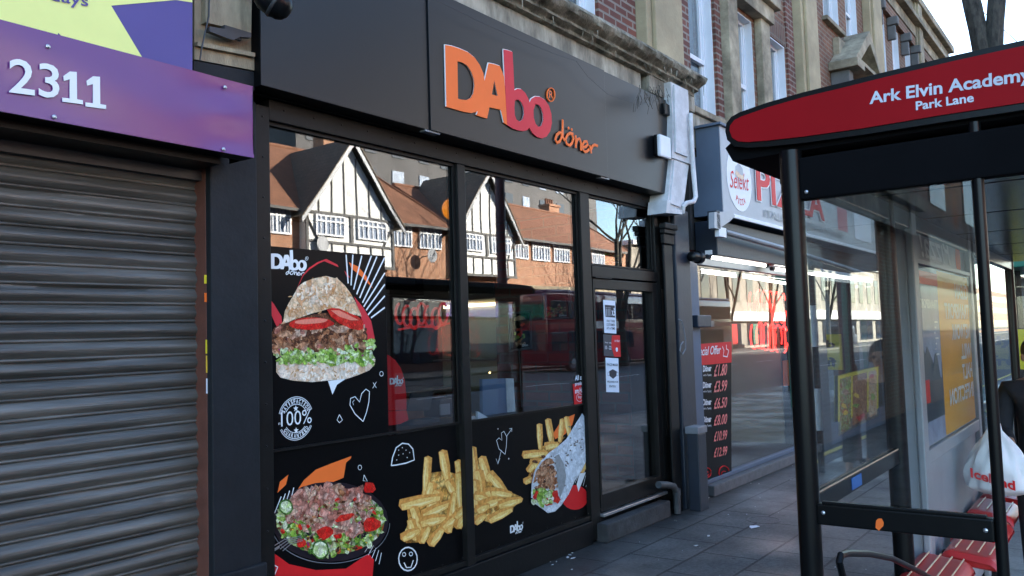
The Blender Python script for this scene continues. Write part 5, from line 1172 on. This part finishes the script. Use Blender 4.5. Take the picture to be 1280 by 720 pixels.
# perch seats and armrest hoop
SEATS = [((3.86, 4.6), -2.93), ((4.66, 5.02), -3.02), ((5.1, 5.6), -2.99), ((5.75, 6.2), -2.97), ((6.3, 6.75), -2.97), ((6.85, 7.3), -2.97)]
for (a, b), yc in SEATS:
    g = MB()
    def sf(u, v):
        y = yc+.12-v*.25; e = min(u, 1-u); ez = min(v, 1-v)
        return (a+u*(b-a), y, .60-.03*(1-min(1, e/.06))**2-.035*(1-min(1, ez/.16))**2-.03*v)
    g.grid(sf, 24, 14); k0 = len(g.v)
    g.grid(lambda u, v: (a+u*(b-a), yc+.12-v*.25, .535-.02*v), 2, 2)
    g.box(a+.02, b-.02, yc-.11, yc+.1, .52, .56)
    st = part('seat', g, M['seatred'], BS, smooth=True)
    h = MB()
    for q in range(4): h.tube([(a+.05, yc+.06-q*.05, .603-.006*q), (b-.05, yc+.06-q*.05, .603-.006*q)], .0035, 5)
    part('ridge', h, M['seatstripe'], st)
part('seat_rail', MB().tube([(3.1, -2.9, .5), (8.9, -2.9, .5)], .025, 12), M['shblack'], BS)
part('seat_bracket', MB().bbox(3.3, 3.36, -2.93, -2.84, 0, .5, .006).bbox(5.03, 5.09, -2.93, -2.84, 0, .5, .006).bbox(6.78, 6.84, -2.93, -2.84, 0, .5, .006), M['shblack'], BS)
hp = [PY(1058, 740, -2.98), PY(1053, 718, -2.98), PY(1049, 702, -2.98), PY(1051, 694, -2.98), PY(1060, 691.5, -2.98), PY(1085, 692, -2.98), PY(1115, 698, -2.98), PY(1150, 715, -2.98), PY(1170, 726, -2.98)]
part('armrest_hoop', MB().tube(hp, .011, 10), M['shblack'], BS, smooth=True)
# lit advertising case at the back of the shelter
yt = ybk-.03
AD = thing('advertising_case', 'pale grey poster case with a blue poster beside an amber one in the shelter back', 'poster case', (5.5, -2.8, 0))
xt0, xt1 = 4.62, 6.5
part('case', MB().bbox(xt0, xt1, -2.835, -2.70, .05, 2.28, .012), M['casing'], AD)
part('case_frame', MB().bbox(xt0-.02, xt0+.09, -2.87, -2.836, .02, 2.29, .008).bbox(xt0+.09, xt1, -2.865, -2.836, 2.03, 2.06, .006).bbox(xt1-.08, xt1+.01, -2.868, -2.836, .02, 2.29, .008).bbox(xt0+.09, xt1-.08, -2.865, -2.836, 1.0, 1.07, .006), M['casing'], AD)
xm = fx(1176, 450, -2.84)
part('poster_blue', MB().box(xt0+.1, xm-.003, -2.845, -2.837, 1.08, 2.02), M['posterblue'], AD)
part('poster_amber', MB().box(xm, xt1-.085, -2.845, -2.837, 1.08, 2.02), M['posterorange'], AD)
g = MB().box(xt0+.1, xm-.003, -2.848, -2.8455, 1.93, 2.0); g.box(fx(1150, 460, -2.85), fx(1161, 460, -2.85), -2.85, -2.8485, 1.3, 1.42)
part('poster_red_band', g, M['brightred'], AD)
r_ = random.Random(9); x = xt0+.12; sk = [(xt0+.1, 1.2)]
while x < xm-.06:
    h_ = r_.uniform(1.38, 1.62); sk += [(x, h_), (x+.05, h_+r_.uniform(-.04, .06))]; x += r_.uniform(.07, .14)
sk += [(xm-.01, 1.5), (xm-.01, 1.2)]
part('poster_skyline', MB().prism([(a, -2.8475, b) for a, b in sk], (0, .0015, 0)), M['navy'], AD)
g = MB()
for i, s in enumerate(('CLEAN', 'TRANSPORT', 'NETWORK', 'WILL', 'HALT', 'INFECTION')):
    z = 1.87-i*.128; wd = min(.098*len(s), xt1-.13-xm)
    g.text(s, (xt1-.12, -2.848, z), (-wd, 0, 0), (0, 0, .098), (0, 0, 0), bold=.03)
part('poster_lettering', g, M['feta'], AD)
g = MB()
for i in range(7): g.box(xt0+.55, xm-.08-.05*(i % 3), -2.8485, -2.847, 1.72-i*.03, 1.73-i*.03)
g.text('TRANSPORT', (xm-.05, -2.849, 1.80), (-.5, 0, 0), (0, 0, .05), (0, 0, 0), bold=.02)
part('poster_print', g, M['white'], AD)
part('poster_glass', MB().box(xt0+.095, xt1-.085, -2.862, -2.858, 1.075, 2.025), M['glass3'], AD)
part('header_lettering', MB().text('Pizza!', (xt0+1.25, -2.838, 2.08), (-.95, 0, 0), (0, 0, .16), (0, 0, 0), bold=.01, shear=.3), M['white'], AD)  # reflection of a shop sign in the end glass, drawn as mirrored lettering
part('reflected_disc', MB().sphere((xt0+1.55, -2.836, 2.14), .1, 1, .02, 1, 12), M['orange'], AD)  # orange disc painted in as part of the same sign reflection
# ------------------------------------------------------------------ people
def skinned(name, chains, m, par, sub=2, label=None):
    # chains: list of [(x,y,z,r)...]; chains that start on an existing joint weld there
    vs = []; es = []; rs = []; idx = {}
    def vid(p):
        k = tuple(round(c, 4) for c in p[:3])
        if k not in idx: idx[k] = len(vs); vs.append(k); rs.append(p[3])
        return idx[k]
    for ch in chains:
        l = None
        for p in ch:
            i = vid(p)
            if l is not None and l != i: es.append((l, i))
            l = i
    me = bpy.data.meshes.new(name); me.from_pydata(vs, es, []); me.materials.append(m)
    o = bpy.data.objects.new(name, me); link(o, par)
    md = o.modifiers.new('skin', 'SKIN'); md.use_smooth_shade = True
    for i, v in enumerate(me.skin_vertices[0].data): v.radius = (rs[i], rs[i]); v.use_root = (i == 0)
    s = o.modifiers.new('sub', 'SUBSURF'); s.levels = sub; s.render_levels = sub
    if label: o['label'] = label
    return o
def person(loc, face, H, label, hold=None, masked=False):
    # built looking along local +Y then turned by face; joints in metres for height H
    t = thing('person', label, 'person', loc); k = H/1.72; c, s = math.cos(face), math.sin(face); L = Vector(loc)
    def W(x, y, z, r=0):
        x, y, z = x*k, y*k, z*k; return (L.x+x*c-y*s, L.y+x*s+y*c, L.z+z, r*k)
    rh = [W(.19, 0, 1.40, .05), W(.24, -.01, 1.28, .048), W(.26, .04, 1.08, .038), W(.25, .14, .92, .03), W(.245, .17, .86, .026)] if hold is None else [W(.18, 0, 1.40, .055), W(.23, .0, 1.26, .052), W(.24, .05, 1.12, .042), W(.22, .19, 1.09, .032), W(.21, .26, 1.10, .026)]
    lh = [W(-.19, 0, 1.40, .05), W(-.24, -.01, 1.28, .048), W(-.26, .03, 1.08, .038), W(-.25, .10, .90, .03), W(-.245, .12, .84, .026)]
    body = [[W(0, 0, .95, .14), W(0, 0, 1.12, .13), W(0, 0, 1.3, .15), W(0, 0, 1.42, .10), W(0, .01, 1.50, .052), W(0, .025, 1.56, .062), W(0, .03, 1.63, .088), W(0, .02, 1.68, .07)],
            [W(0, 0, 1.42, .10)]+rh, [W(0, 0, 1.42, .10)]+lh,
            [W(0, 0, .95, .14), W(.09, 0, .86, .09), W(.10, .01, .5, .058), W(.10, -.01, .1, .038), W(.10, .0, .06, .035), W(.10, .14, .03, .028)],
            [W(0, 0, .95, .14), W(-.09, 0, .86, .09), W(-.10, .06, .5, .058), W(-.10, .05, .1, .038), W(-.10, .06, .06, .035), W(-.10, .20, .03, .028)]]
    for hand, sd in ((rh[-1], 1), (lh[-1], -1)):
        w_ = hand; pm = W(sd*.245 if hold is None or sd < 0 else .205, (.135 if sd < 0 else (.20 if hold is None else .30)), (.79 if hold is None or sd < 0 else 1.07), .022)
        body.append([w_, pm])
        for f in range(4):
            o_ = (f-1.5)*.017; ln = (.8, 1, .95, .75)[f]
            base = Vector(pm[:3]); dirv = Vector((c*0-s*1, s*0+c*1, 0))*(.3)+Vector((0, 0, -1)); dirv.normalize(); sdv = Vector((-s*1, c*1, 0))*0+Vector((c, s, 0))*0
            lat = Vector((-s, c, 0)) if hold is None or sd < 0 else Vector((c, s, 0))
            q1 = base+lat*o_*k+dirv*.03*k; q2 = q1+dirv*.03*ln*k; q3 = q2+(dirv*.6-Vector((c, s, 0))*sd*.5)*.025*ln*k
            body.append([pm, (*q1, .009*k), (*q2, .0085*k), (*q3, .007*k)])
        th = Vector(pm[:3])+Vector((-s, c, 0))*.03*k+Vector((0, 0, .02)); th2 = th+Vector((-s, c, 0))*.018*k-Vector((0, 0, .025))
        body.append([pm, (*th, .010*k), (*th2, .008*k)])
    b = skinned('body', body, M['skin'], t)
    fc = MB()
    for sx in (-.032, .032): fc.sphere(Vector(W(sx, .105, 1.625)[:3]), .012*k, n=8)
    part('eyes', fc, M['ink'], b)
    part('nose', MB().sphere(Vector(W(0, .125, 1.60)[:3]), .014*k, .8, .9, 1.5, 8), M['skin'], b, smooth=True)
    part('mouth', MB().sphere(Vector(W(0, .108, 1.565)[:3]), .02*k, 1, .4, .3, 8), M['tomin'], b)
    ea = MB()
    for sx in (-.092, .092): ea.sphere(Vector(W(sx, .02, 1.61)[:3]), .022*k, .5, .7, 1.2, 8)
    part('ears', ea, M['skin'], b, smooth=True)
    part('hair', MB().sphere(Vector(W(0, -.012, 1.655)[:3]), .102*k, 1, 1.02, .95), M['hair'], t, smooth=True)
    jk = [[W(0, 0, .82, .17), W(0, 0, 1.0, .165), W(0, 0, 1.15, .158), W(0, 0, 1.3, .175), W(0, 0, 1.41, .12), W(0, 0, 1.47, .07)]]
    for arm in (rh, lh):
        ex = [Vector(a[:3]) for a in arm]; jk.append([W(0, 0, 1.41, .12)]+[(*ex[i], arm[i][3]+.022*k) for i in range(4)]+[(*(ex[3].lerp(ex[4], .7)), arm[4][3]+.018*k)])
    skinned('jacket', jk, M['jacket'], t)
    tr = [[W(0, 0, .93, .15), W(.09, 0, .84, .105), W(.10, .01, .5, .078), W(.10, -.01, .1, .062)], [W(0, 0, .93, .15), W(-.09, 0, .84, .105), W(-.10, .06, .5, .078), W(-.10, .05, .1, .062)]]
    skinned('trousers', tr, M['trouser'], t)
    for sx, oy in ((.10, 0), (-.10, .06)):
        skinned('shoe', [[W(sx, oy-.03, .05, .045), W(sx, oy+.07, .045, .044), W(sx, oy+.19, .035, .032)]], M['shblack'], t)
    if masked: part('face_mask', MB().sphere(Vector(W(0, .085, 1.575)[:3]), .058*k, 1.05, .75, .8), M['mask'], t, smooth=True)
    return t, Vector(rh[-1][:3]), W
pt, hnd, W_ = person((5.96, -3.27, 0), R(100), 1.60, 'person in black jacket and dark trousers carrying a white carrier bag', hold=True)
hb = PX(1247, 528, 5.64)
bg_ = thing('carrier_bag', 'white plastic carrier bag with red lettering held over the red seats', 'bag', (hb.x, hb.y, .8))
g = MB()
def bagf(u, v):
    a = u*2*math.pi; z = v
    wy = .02+.155*math.sin(min(1, (1-z)*1.25)*math.pi/2)**1.2; wx = .015+.075*math.sin(min(1, (1-z)*1.5)*math.pi/2)
    if z < .08: k = .5+z/.16; wy *= k; wx *= k
    f = 1+.07*math.sin(a*7+z*6)*(.4+z)+.04*math.sin(a*13-z*9)
    P = PX(1245, 617, 5.6)
    return (P.x+wx*f*math.cos(a), P.y-.02+wy*f*math.sin(a)+(.5-z)*-.02, P.z-.0+z*.40)
g.grid(bagf, 60, 30)
part('bag_body', g, M['bag'], bg_, smooth=True)
P_ = PX(1245, 617, 5.6)
part('handle', MB().tube([(P_.x, P_.y-.05, P_.z+.33), (P_.x, P_.y-.03, P_.z+.44), (P_.x, P_.y, P_.z+.49), (P_.x, P_.y+.0, P_.z+.44), (P_.x, P_.y+.02, P_.z+.33)], .009, 8), M['bag'], bg_, smooth=True)
g = MB()
A_ = Vector(bagf(.5-.17, .52)); 
part('lettering', MB().text('Iceland', (P_.x-.100, P_.y+.11, P_.z+.10), (0, -.22, -.06), (0, 0, .055), (0, 0, 0), bold=.03), M['brightred'], bg_)
person((5.35, 1.9, .17), R(170), 1.7, 'person in dark clothes and pale face mask behind the first shop window', masked=True)
# ------------------------------------------------------------------ bare trees
def bare_tree(x, y, h, label, seed, stems=((-.1, .25), (.22, .1)), depth=5, r0=.13, group=None, split=1.2):
    t = thing('bare_tree', label, 'tree', (x, y, 0), group); r_ = random.Random(seed)
    tk_ = MB(); br = MB()
    def grow(p, d, r, l, lev):
        pts = [p]; rs = [r]; q = p
        nn = 12 if lev == 0 else 4
        for i in range(nn):
            wb_ = .035 if lev == 0 else .16; d = (d+Vector((r_.uniform(-wb_, wb_), r_.uniform(-wb_, wb_), r_.uniform(-.04, .12)))).normalized(); q = q+d*l/nn; pts.append(q); rs.append(r*(1-.38*(i+1)/nn)*(r_.uniform(.88, 1.16) if lev == 0 else 1))
        (tk_ if lev == 0 else br).tube(pts, rs, 9 if lev < 2 else (6 if lev < 4 else 4))
        if lev >= depth: return
        for i in range(3 if lev < 3 else 3):
            k = r_.choice((nn//2, nn-1, nn)) if i else nn
            nd = (d*.8+Vector((r_.uniform(-1, 1), r_.uniform(-1, 1), r_.uniform(-.1, .7)))*.75).normalized()
            grow(pts[k], nd, rs[k]*(.72 if i == 0 else .55), l*r_.uniform(.62, .85), lev+1)
    base = Vector((x, y, 0)); top = Vector((x+.02, y, split))
    tk_.tube([base, base+Vector((0, 0, .3)), top, top+Vector((0, 0, .25))], [r0*1.8, r0*1.6, r0*1.5, r0*1.2], 12)
    for sx, sy in stems:
        grow(top-Vector((0, 0, .08)), Vector((sx, sy, 1)).normalized(), r0, h*.45, 0)
    part('trunk', tk_, M['bark'], t, smooth=True); part('branches', br, M['bark'], t, smooth=True)
    return t
bt = bare_tree(20.0, -1.62, 13, 'bare street tree with two rough stems rising behind the shelter roof', 12, ((0, .13), (.03, -.10)), 5, .185, split=6.6)
bare_tree(24, -4.2, 7.5, 'bare tree with thin twigs beyond the far end of the terrace', 77, ((.0, .2), (.05, -.15)), 5, .07, split=2.5)
for i, (x, y, h) in enumerate(((43, -20.2, 12), (58, -24, 9), (72, -25.5, 12), (84, -26, 11))):
    bare_tree(x, y, h, ('bare tree across the road in front of the nearest bus', 'bare tree between the farther bus and the cream building', 'bare tree in front of the white building across the road', 'farthest bare tree along the opposite pavement')[i], 30+i, ((-.2, .1), (.25, -.1), (.02, .2)), 5, .16, 'bare trees across the road', 2.0)
# ------------------------------------------------------------------ across the road (seen in the shop windows)
YH = -30.25
def hx(r): return r*34
def hz(r): return r*34+1.7
MT = thing('half_timbered_terrace', 'red tiled terrace across the road with white half timbered gables, reflected in the window', 'building', (38, YH, 0))
Z1, ZE = 5.85, 8.7
part('brick_wall', MB().box(-8, 62, YH-.3, YH, 5.2, ZE), M['orangebrick'], MT)
part('ground_floor', MB().box(-8, 62, YH-.29, YH-.01, 0, 5.19), M['darkbrick'], MT)
for i in range(9):
    part('shop_fascia', MB().bbox(-7.5+i*7.7, -.2+i*7.7, YH+.001, YH+.35, 3.2, 4.1, .02), M[('navy', 'brightred', 'timber', 'slate', 'green', 'darkgrey', 'indigo', 'brick2', 'navy')[i]], MT)
part('string_band', MB().bbox(-8, 62, YH+.001, YH+.12, 5.2, 5.45, .02), M['stone'], MT)
# main roof with a hip at the break between the two blocks
def roofblock(x0, x1, hip0, hip1, zr):
    g = MB(); yr = YH-5.2; ye = YH+.45
    A, B, C, D = (x0, ye, ZE-.05), (x1, ye, ZE-.05), (x1-hip1, yr, zr), (x0+hip0, yr, zr)
    E_, F = (x1, YH-11, ZE-.05), (x0, YH-11, ZE-.05)
    g.add([A, B, C, D, E_, F], [(0, 1, 2, 3), (1, 4, 2), (3, 2, 4, 5), (0, 3, 5), (0, 5, 4, 1)])
    part('roof', g, M['tiles'], MT)
    part('ridge_tiles', MB().tube([D, C], .14, 8).tube([C, B], .1, 6), M['tiles'], MT)
    part('eaves_gutter', MB().bbox(x0, x1, ye-.1, ye+.1, ZE-.22, ZE-.06, .02), M['timber'], MT)
roofblock(-8, 39.6, 0, 3.0, 13.3); roofblock(39.8, 62, .3, .0, 12.3)
def casement(x0, x1, z0, z1, y, n=3):
    f = MB(); t = .09
    f.box(x0, x1, y, y+.1, z0, z0+t).box(x0, x1, y, y+.1, z1-t, z1).box(x0, x0+t, y, y+.1, z0+t, z1-t).box(x1-t, x1, y, y+.1, z0+t, z1-t)
    for i in range(1, n): xx = x0+(x1-x0)*i/n; f.box(xx-.05, xx+.05, y, y+.11, z0+t, z1-t)
    zt = z1-(z1-z0)*.3; f.box(x0+t, x1-t, y+.005, y+.095, zt-.045, zt+.045)
    for i in range(n): xx = x0+(x1-x0)*(i+.5)/n; f.box(xx-.025, xx+.025, y+.01, y+.09, z0+t, z1-t)
    w_ = part('window', f, M['upvc'], MT); part('pane', MB().box(x0+t, x1-t, y+.02, y+.03, z0+t, z1-t), M['winblue'], w_)
def gable(x0, x1, za, big=True):
    y = YH+.5; xm_ = (x0+x1)/2; ze = hz(.20)
    zb = hz(.122)
    part('gable_wall', MB().prism([(x0, y, zb), (x1, y, zb), (x1, y, ze), (xm_, y, za), (x0, y, ze)], (0, -.49, 0)), M['stucco'], MT)
    g = MB(); n = 7
    for i in range(n+1):
        x = x0+(x1-x0)*i/n; top = ze+(za-ze)*(1-abs(x-xm_)/((x1-x0)/2))-.1
        if i in (0, n): g.box(x-.09+(.09 if i == 0 else -.09), x+.09+(.09 if i == 0 else -.09), y+.001, y+.07, zb, ze)
        else: g.box(x-.032, x+.032, y+.001, y+.06, ze+.12, top); g.box(x-.032, x+.032, y+.001, y+.06, zb, hz(.155))
    g.box(x0, x1, y+.001, y+.08, ze-.02, ze+.12).box(x0, x1, y+.001, y+.08, hz(.155), hz(.155)+.12).box(x0, x1, y+.001, y+.1, zb-.05, zb+.1)
    g.box(xm_-.1, xm_+.1, y+.001, y+.075, hz(.16), ze)
    for sx in (0, 1):
        xa_, xb_ = (x0, x0+.8) if sx == 0 else (x1, x1-.8)
        g.tube([(xa_, y+.04, ze-.1), (xb_, y+.04, hz(.16))], .07, 4)
    part('gable_timbers', g, M['timber'], MT)
    for sx in (-1, 1):
        e = (x1-x0)/2+.55; ed = x0-.55 if sx < 0 else x1+.55; sl = (za-ze)/((x1-x0)/2)
        P0 = Vector((xm_, y+.45, za+.30)); P1 = Vector((ed, y+.45, ze-.45*sl*.6)); 
        part('bargeboard', MB().prism([P0, P1, P1+Vector((0, 0, -.32)), P0+Vector((0, 0, -.38))], (0, -.08, 0)), M['grey'], MT)
        r1 = P0+Vector((0, .05, .1)); r2 = P1+Vector((0, .05, .1))
        back = YH-5.0
        part('gable_roof', MB().prism([r1, r2, Vector((r2.x, back, r2.z)), Vector((r1.x, back, r1.z))], (0, 0, -.09)), M['tilesdark'], MT)
    part('finial', MB().lathe((xm_, y+.45, za+.3), [(.09, 0), (.06, .2), (.12, .3), (.02, .5)], 8), M['tilesdark'], MT)
    w0 = x0+(x1-x0)*.10; w1 = x0+(x1-x0)*.42; w2 = x0+(x1-x0)*.56; w3 = x0+(x1-x0)*.90
    casement(w0, w1, hz(.166), hz(.200)-.05, y+.03); casement(w2, w3, hz(.166), hz(.200)-.05, y+.03)
G = [(hx(.817), hx(1.004)), (hx(1.165), hx(1.345))]
for a, b in G: gable(a, b, hz(.316))
gable(hx(.30), hx(.49), hz(.316))
for a, b in ((.70, .755), (.762, .80), (1.008, 1.062), (1.080, 1.138), (1.355, 1.41), (1.425, 1.486), (1.50, 1.565), (1.58, 1.63), (1.66, 1.72), (.55, .61)): casement(hx(a), hx(b), hz(.164), hz(.204), YH+.01)
for x, r_h in ((34.8, 15.2), (50.5, 14.0), (59.5, 12.9), (12, 14.8)):
    ch = part('chimney', MB().bbox(x-.7, x+.7, YH-6.3, YH-5.3, 11.5, r_h, .02).bbox(x-.8, x+.8, YH-6.4, YH-5.2, r_h+.002, r_h+.2, .03), M['orangebrick'], MT)
    for k in range(4): part('chimney_pot', MB().lathe((x-.45+k*.3, YH-5.8, r_h+.2), [(.12, 0), (.09, .45), (.12, .5)], 10), M['tiles'], ch)
for x in (hx(.845), hx(1.09)): part('satellite_dish', MB().lathe((x, YH+.75, hz(.152) if x < 30 else hz(.15)), [(.01, -.12), (.25, -.07), (.42, .03), (.43, .02)], 18, 'y').tube([(x, YH+.02, hz(.15)), (x, YH+.7, hz(.15))], .03), M['grey'], MT)
g = MB()
for i in range(9): g.box(-6+i*7.6, -6+i*7.6+6.2, YH+.001, YH+.05, .5, 3.0)
part('shop_windows', g, M['windark'], MT)
TW = thing('apartment_tower', 'tall grey apartment tower with rows of bluish windows behind the tiled roofs', 'building', (70, -62, 0))
part('wall', MB().box(51.8, 108, -76, -60, 0, 29.5), M['tower'], TW)
r_ = random.Random(6)
for j in range(5):
    for i in range(13):
        x = 53+i*4; z = 12.5+j*3.1
        if r_.random() < .9: part('window', MB().box(x, x+1.6, -60.0, -59.9, z, z+1.7), M['winblue'] if r_.random() < .35 else M['windark'], TW)
part('upper_block', MB().box(71.5, 140, -78, -59.5, 29.6, 52), M['tower'], TW)
part('balcony_strips', MB().box(54.9, 56.8, -60.5, -60.01, 4, 29).box(70.9, 72.8, -60.5, -60.01, 4, 29).box(86.9, 88.8, -60.5, -60.01, 4, 29), M['tiles'], TW)
# white block opposite the pizza shop
WB = thing('white_corner_building', 'cream rendered building across the road with dark upper windows, reflected in the pizza shop', 'building', (85, YH, 0))
part('wall', MB().box(63, 125, YH-12, YH, 0, 9.4), mat('aged cream render', (.36, .32, .26), .85, 0, .2, 1.5, dirt=.35), WB)
part('cornice', MB().bbox(62.8, 125.2, YH-12.2, YH+.4, 9.402, 9.8, .05).bbox(62.9, 125.1, YH+.001, YH+.5, 2.9, 3.9, .03), M['stucco'], WB)
for i in range(15):
    x = 65+i*4
    part('window', MB().box(x, x+1.9, YH+.001, YH+.06, 5.0, 8.2), M['windark'], WB)
    if i % 2 == 0: part('shop_window', MB().box(x-.3, x+5.8, YH+.002, YH+.08, .3, 2.7), M['windark'], WB)
for i, (x, m) in enumerate(((74, 'posterblue'), (79, 'white'), (84, 'brightred'), (90, 'green'))):
    part('shop_panel', MB().bbox(x, x+1.4, YH+.1, YH+.2, .4, 2.6, .02), M[m], WB)
FT = thing('far_terrace', 'long brick terrace with pale window bands farther along the opposite pavement', 'building', (160, YH, 0))
part('wall', MB().box(126, 420, YH-14, YH, 0, 10), M['brick2'], FT)
part('window_band', MB().box(127, 419, YH+.001, YH+.05, 4.6, 6.0).box(127, 419, YH+.001, YH+.05, 7.4, 8.8).box(127, 419, YH+.001, YH+.05, .6, 2.8), M['windark'], FT)
FT2 = thing('facing_terrace', 'plain brick terrace continuing our side of the street beyond the stone parapet', 'building', (40, 1, 0))
part('wall', MB().box(32, 300, 1, 12, 0, 7), M['orangebrick'], FT2)
part('window_band', MB().box(33, 299, .95, .999, 4.2, 5.8).box(33, 299, .94, .999, .6, 2.6), M['windark'], FT2)
solo('parked_van', MB().bbox(86, 90.5, -27, -25.1, .1, 2.1, .35).bbox(90.3, 91.6, -26.9, -25.2, .1, 1.2, .25), M['navy'], 'dark blue van parked across the road by the cream building', 'van')
# double decker buses
def bus(x0, y0, label):
    t = thing('double_decker_bus', label, 'bus', (x0, y0, -.12), 'red buses waiting across the road'); L_ = 11.0; z0 = -.12; W2 = 2.5
    body = MB().bbox(x0, x0+L_, y0-W2, y0, z0+.35, z0+4.25, .18)
    part('body', body, M['busred'], t, smooth=True, sharp=.9)
    part('roof', MB().bbox(x0+.1, x0+L_-.1, y0-W2+.08, y0-.08, z0+4.2, z0+4.42, .1), M['busroof'], t)
    wl = MB(); wu = MB()
    for i in range(7):
        a = x0+.35+i*1.5
        f = part('window', MB().bbox(a, a+1.42, y0-.03, y0+.012, z0+2.85, z0+3.8, .01), M['windark'], t)
        if i not in (1, 6): part('window', MB().bbox(a, a+1.42, y0-.03, y0+.012, z0+1.15, z0+2.15, .01), M['windark'], t)
    part('door', MB().bbox(x0+1.9, x0+3.2, y0-.03, y0+.014, z0+.4, z0+2.2, .01), M['windark'], t)
    part('end_window', MB().bbox(x0-.012, x0+.05, y0-W2+.2, y0-.2, z0+2.8, z0+3.85, .02).bbox(x0-.012, x0+.05, y0-W2+.2, y0-.2, z0+1.2, z0+2.3, .02).bbox(x0+L_-.05, x0+L_+.012, y0-W2+.2, y0-.2, z0+2.8, z0+3.85, .02), M['windark'], t)
    for xx in (x0+2.3, x0+8.2):
        w_ = part('wheel', MB().lathe((xx, y0-.25, z0+.48), [(.2, -.02), (.46, 0), (.48, .05), (.48, .23), (.42, .27), (.3, .24)], 24, 'y'), M['rubber'], t)
        part('rim', MB().lathe((xx, y0-.02, z0+.48), [(.28, -.02), (.28, .02), (.1, .06), (.02, .06)], 18, 'y'), M['grey'], w_)
    part('side_band', MB().box(x0+.2, x0+L_-.2, y0+.001, y0+.01, z0+2.35, z0+2.65), mat('dark red band', (.22, .01, .02), .3), t)
    part('advert_panel', MB().box(x0+3.4, x0+7.6, y0+.011, y0+.02, z0+2.3, z0+2.72), M['feta'], t)
bus(36.6, -21.0, 'red double decker bus across the road, nearest of the two reflected in the windows')
bus(50.5, -21.0, 'red double decker bus across the road, farther one reflected beside the price board')
# street column and beacon on our kerb
lp = thing('street_lamp', 'dark maroon street lighting column at the kerb, reflected in the middle window', 'street lamp', (11.55, -5.0, 0))
part('column', MB().lathe((11.55, -5.0, 0), [(.12, 0), (.12, 1.2), (.09, 1.25), (.075, 8)], 14), mat('maroon paint', (.07, .018, .02), .5), lp, smooth=True)
part('lamp_arm', MB().tube([(11.55, -5, 7.9), (11.55, -5.4, 8.3), (11.55, -6.4, 8.5)], .05), M['darkgrey'], lp)
part('lantern', MB().bbox(11.4, 11.7, -7.1, -6.3, 8.42, 8.56, .03), M['grey'], lp)
bb = thing('belisha_beacon', 'striped crossing pole with an orange globe, reflected at the edge of the first window', 'beacon', (10.35, -5.05, 0))
g = MB()
for k in range(7): g.m = k % 2; g.lathe((10.35, -5.05, k*.5), [(.045, 0), (.045, .5)], 12)
part('pole', g, [M['shblack'], M['white']], bb)
part('globe', MB().sphere((10.35, -5.05, 3.85), .18), mat('beacon globe', (.8, .25, .03), .4, emit=(1, .3, .02), es=.5), bb, smooth=True)
# ------------------------------------------------------------------ small things on the pavement
def scrap(px, py, s, label, m='litter', seed=1):
    c = PZ(px, py, 0.0); r_ = random.Random(seed); g = MB()
    pts = [c+Vector((s*math.cos(i*1.05)*r_.uniform(.5, 1.2), s*.7*math.sin(i*1.05)*r_.uniform(.5, 1.2), .006+r_.uniform(0, .006))) for i in range(6)]
    g.prism(pts, (0, 0, -.003)); solo('paper_scrap', g, M[m], label, 'litter', 'scraps of litter on the pavement')
scrap(942, 659.5, .06, 'white rectangular scrap of paper near the round cover on the pavement', 'paper', 2)
scrap(885, 623, .03, 'crumpled pale scrap on the pavement at the foot of the blue pipe casing', seed=3)
scrap(870, 683, .022, 'small pale scrap out on the open pavement left of the big paper', seed=4)
scrap(886, 671, .022, 'tiny white scrap further out beside the other small ones', seed=5)
scrap(1004, 684, .03, 'small white scrap behind the shelter post', seed=8)
g = MB(); r_ = random.Random(14)
for i in range(46):
    c = PZ(690+r_.gauss(0, 16), 690+r_.gauss(0, 7), 0); a = r_.uniform(0, 3.14); s = r_.uniform(.006, .03)
    g.prism([c+Vector((s*math.cos(a+k*1.57)*(1 if k % 2 else .45), s*math.sin(a+k*1.57)*(1 if k % 2 else .45), .003+i*.00005)) for k in range(4)], (0, 0, -.002))
for i in range(60):
    c = Vector((r_.uniform(4.5, 12), r_.uniform(-1.0, -.12) if r_.random() < .6 else r_.uniform(-2.6, -.2), 0)); a = r_.uniform(0, 3.14); s = r_.uniform(.004, .012)
    g.prism([c+Vector((s*math.cos(a+k*1.57), s*math.sin(a+k*1.57)*.6, .003)) for k in range(4)], (0, 0, -.002))
o = part('debris', g, M['litter']); o['kind'] = 'stuff'; o['label'] = 'pale crumbs and flakes scattered on the pavement before the shops'
mc = PZ(955, 650, 0)
cv = thing('access_cover', 'round iron access cover set in the paving near the paper scrap', 'cover', (mc.x, mc.y, 0))
part('ring', MB().lathe((mc.x, mc.y, 0), [(.15, .001), (.15, .003), (.135, .003), (.135, .001)], 28), M['darkgrey'], cv)
part('lid', MB().lathe((mc.x, mc.y, 0), [(.132, .001), (.132, .002), (.02, .002)], 28), mat('worn iron lid', (.06, .06, .062), .6, 0, .4, 30, .6, 60), cv)
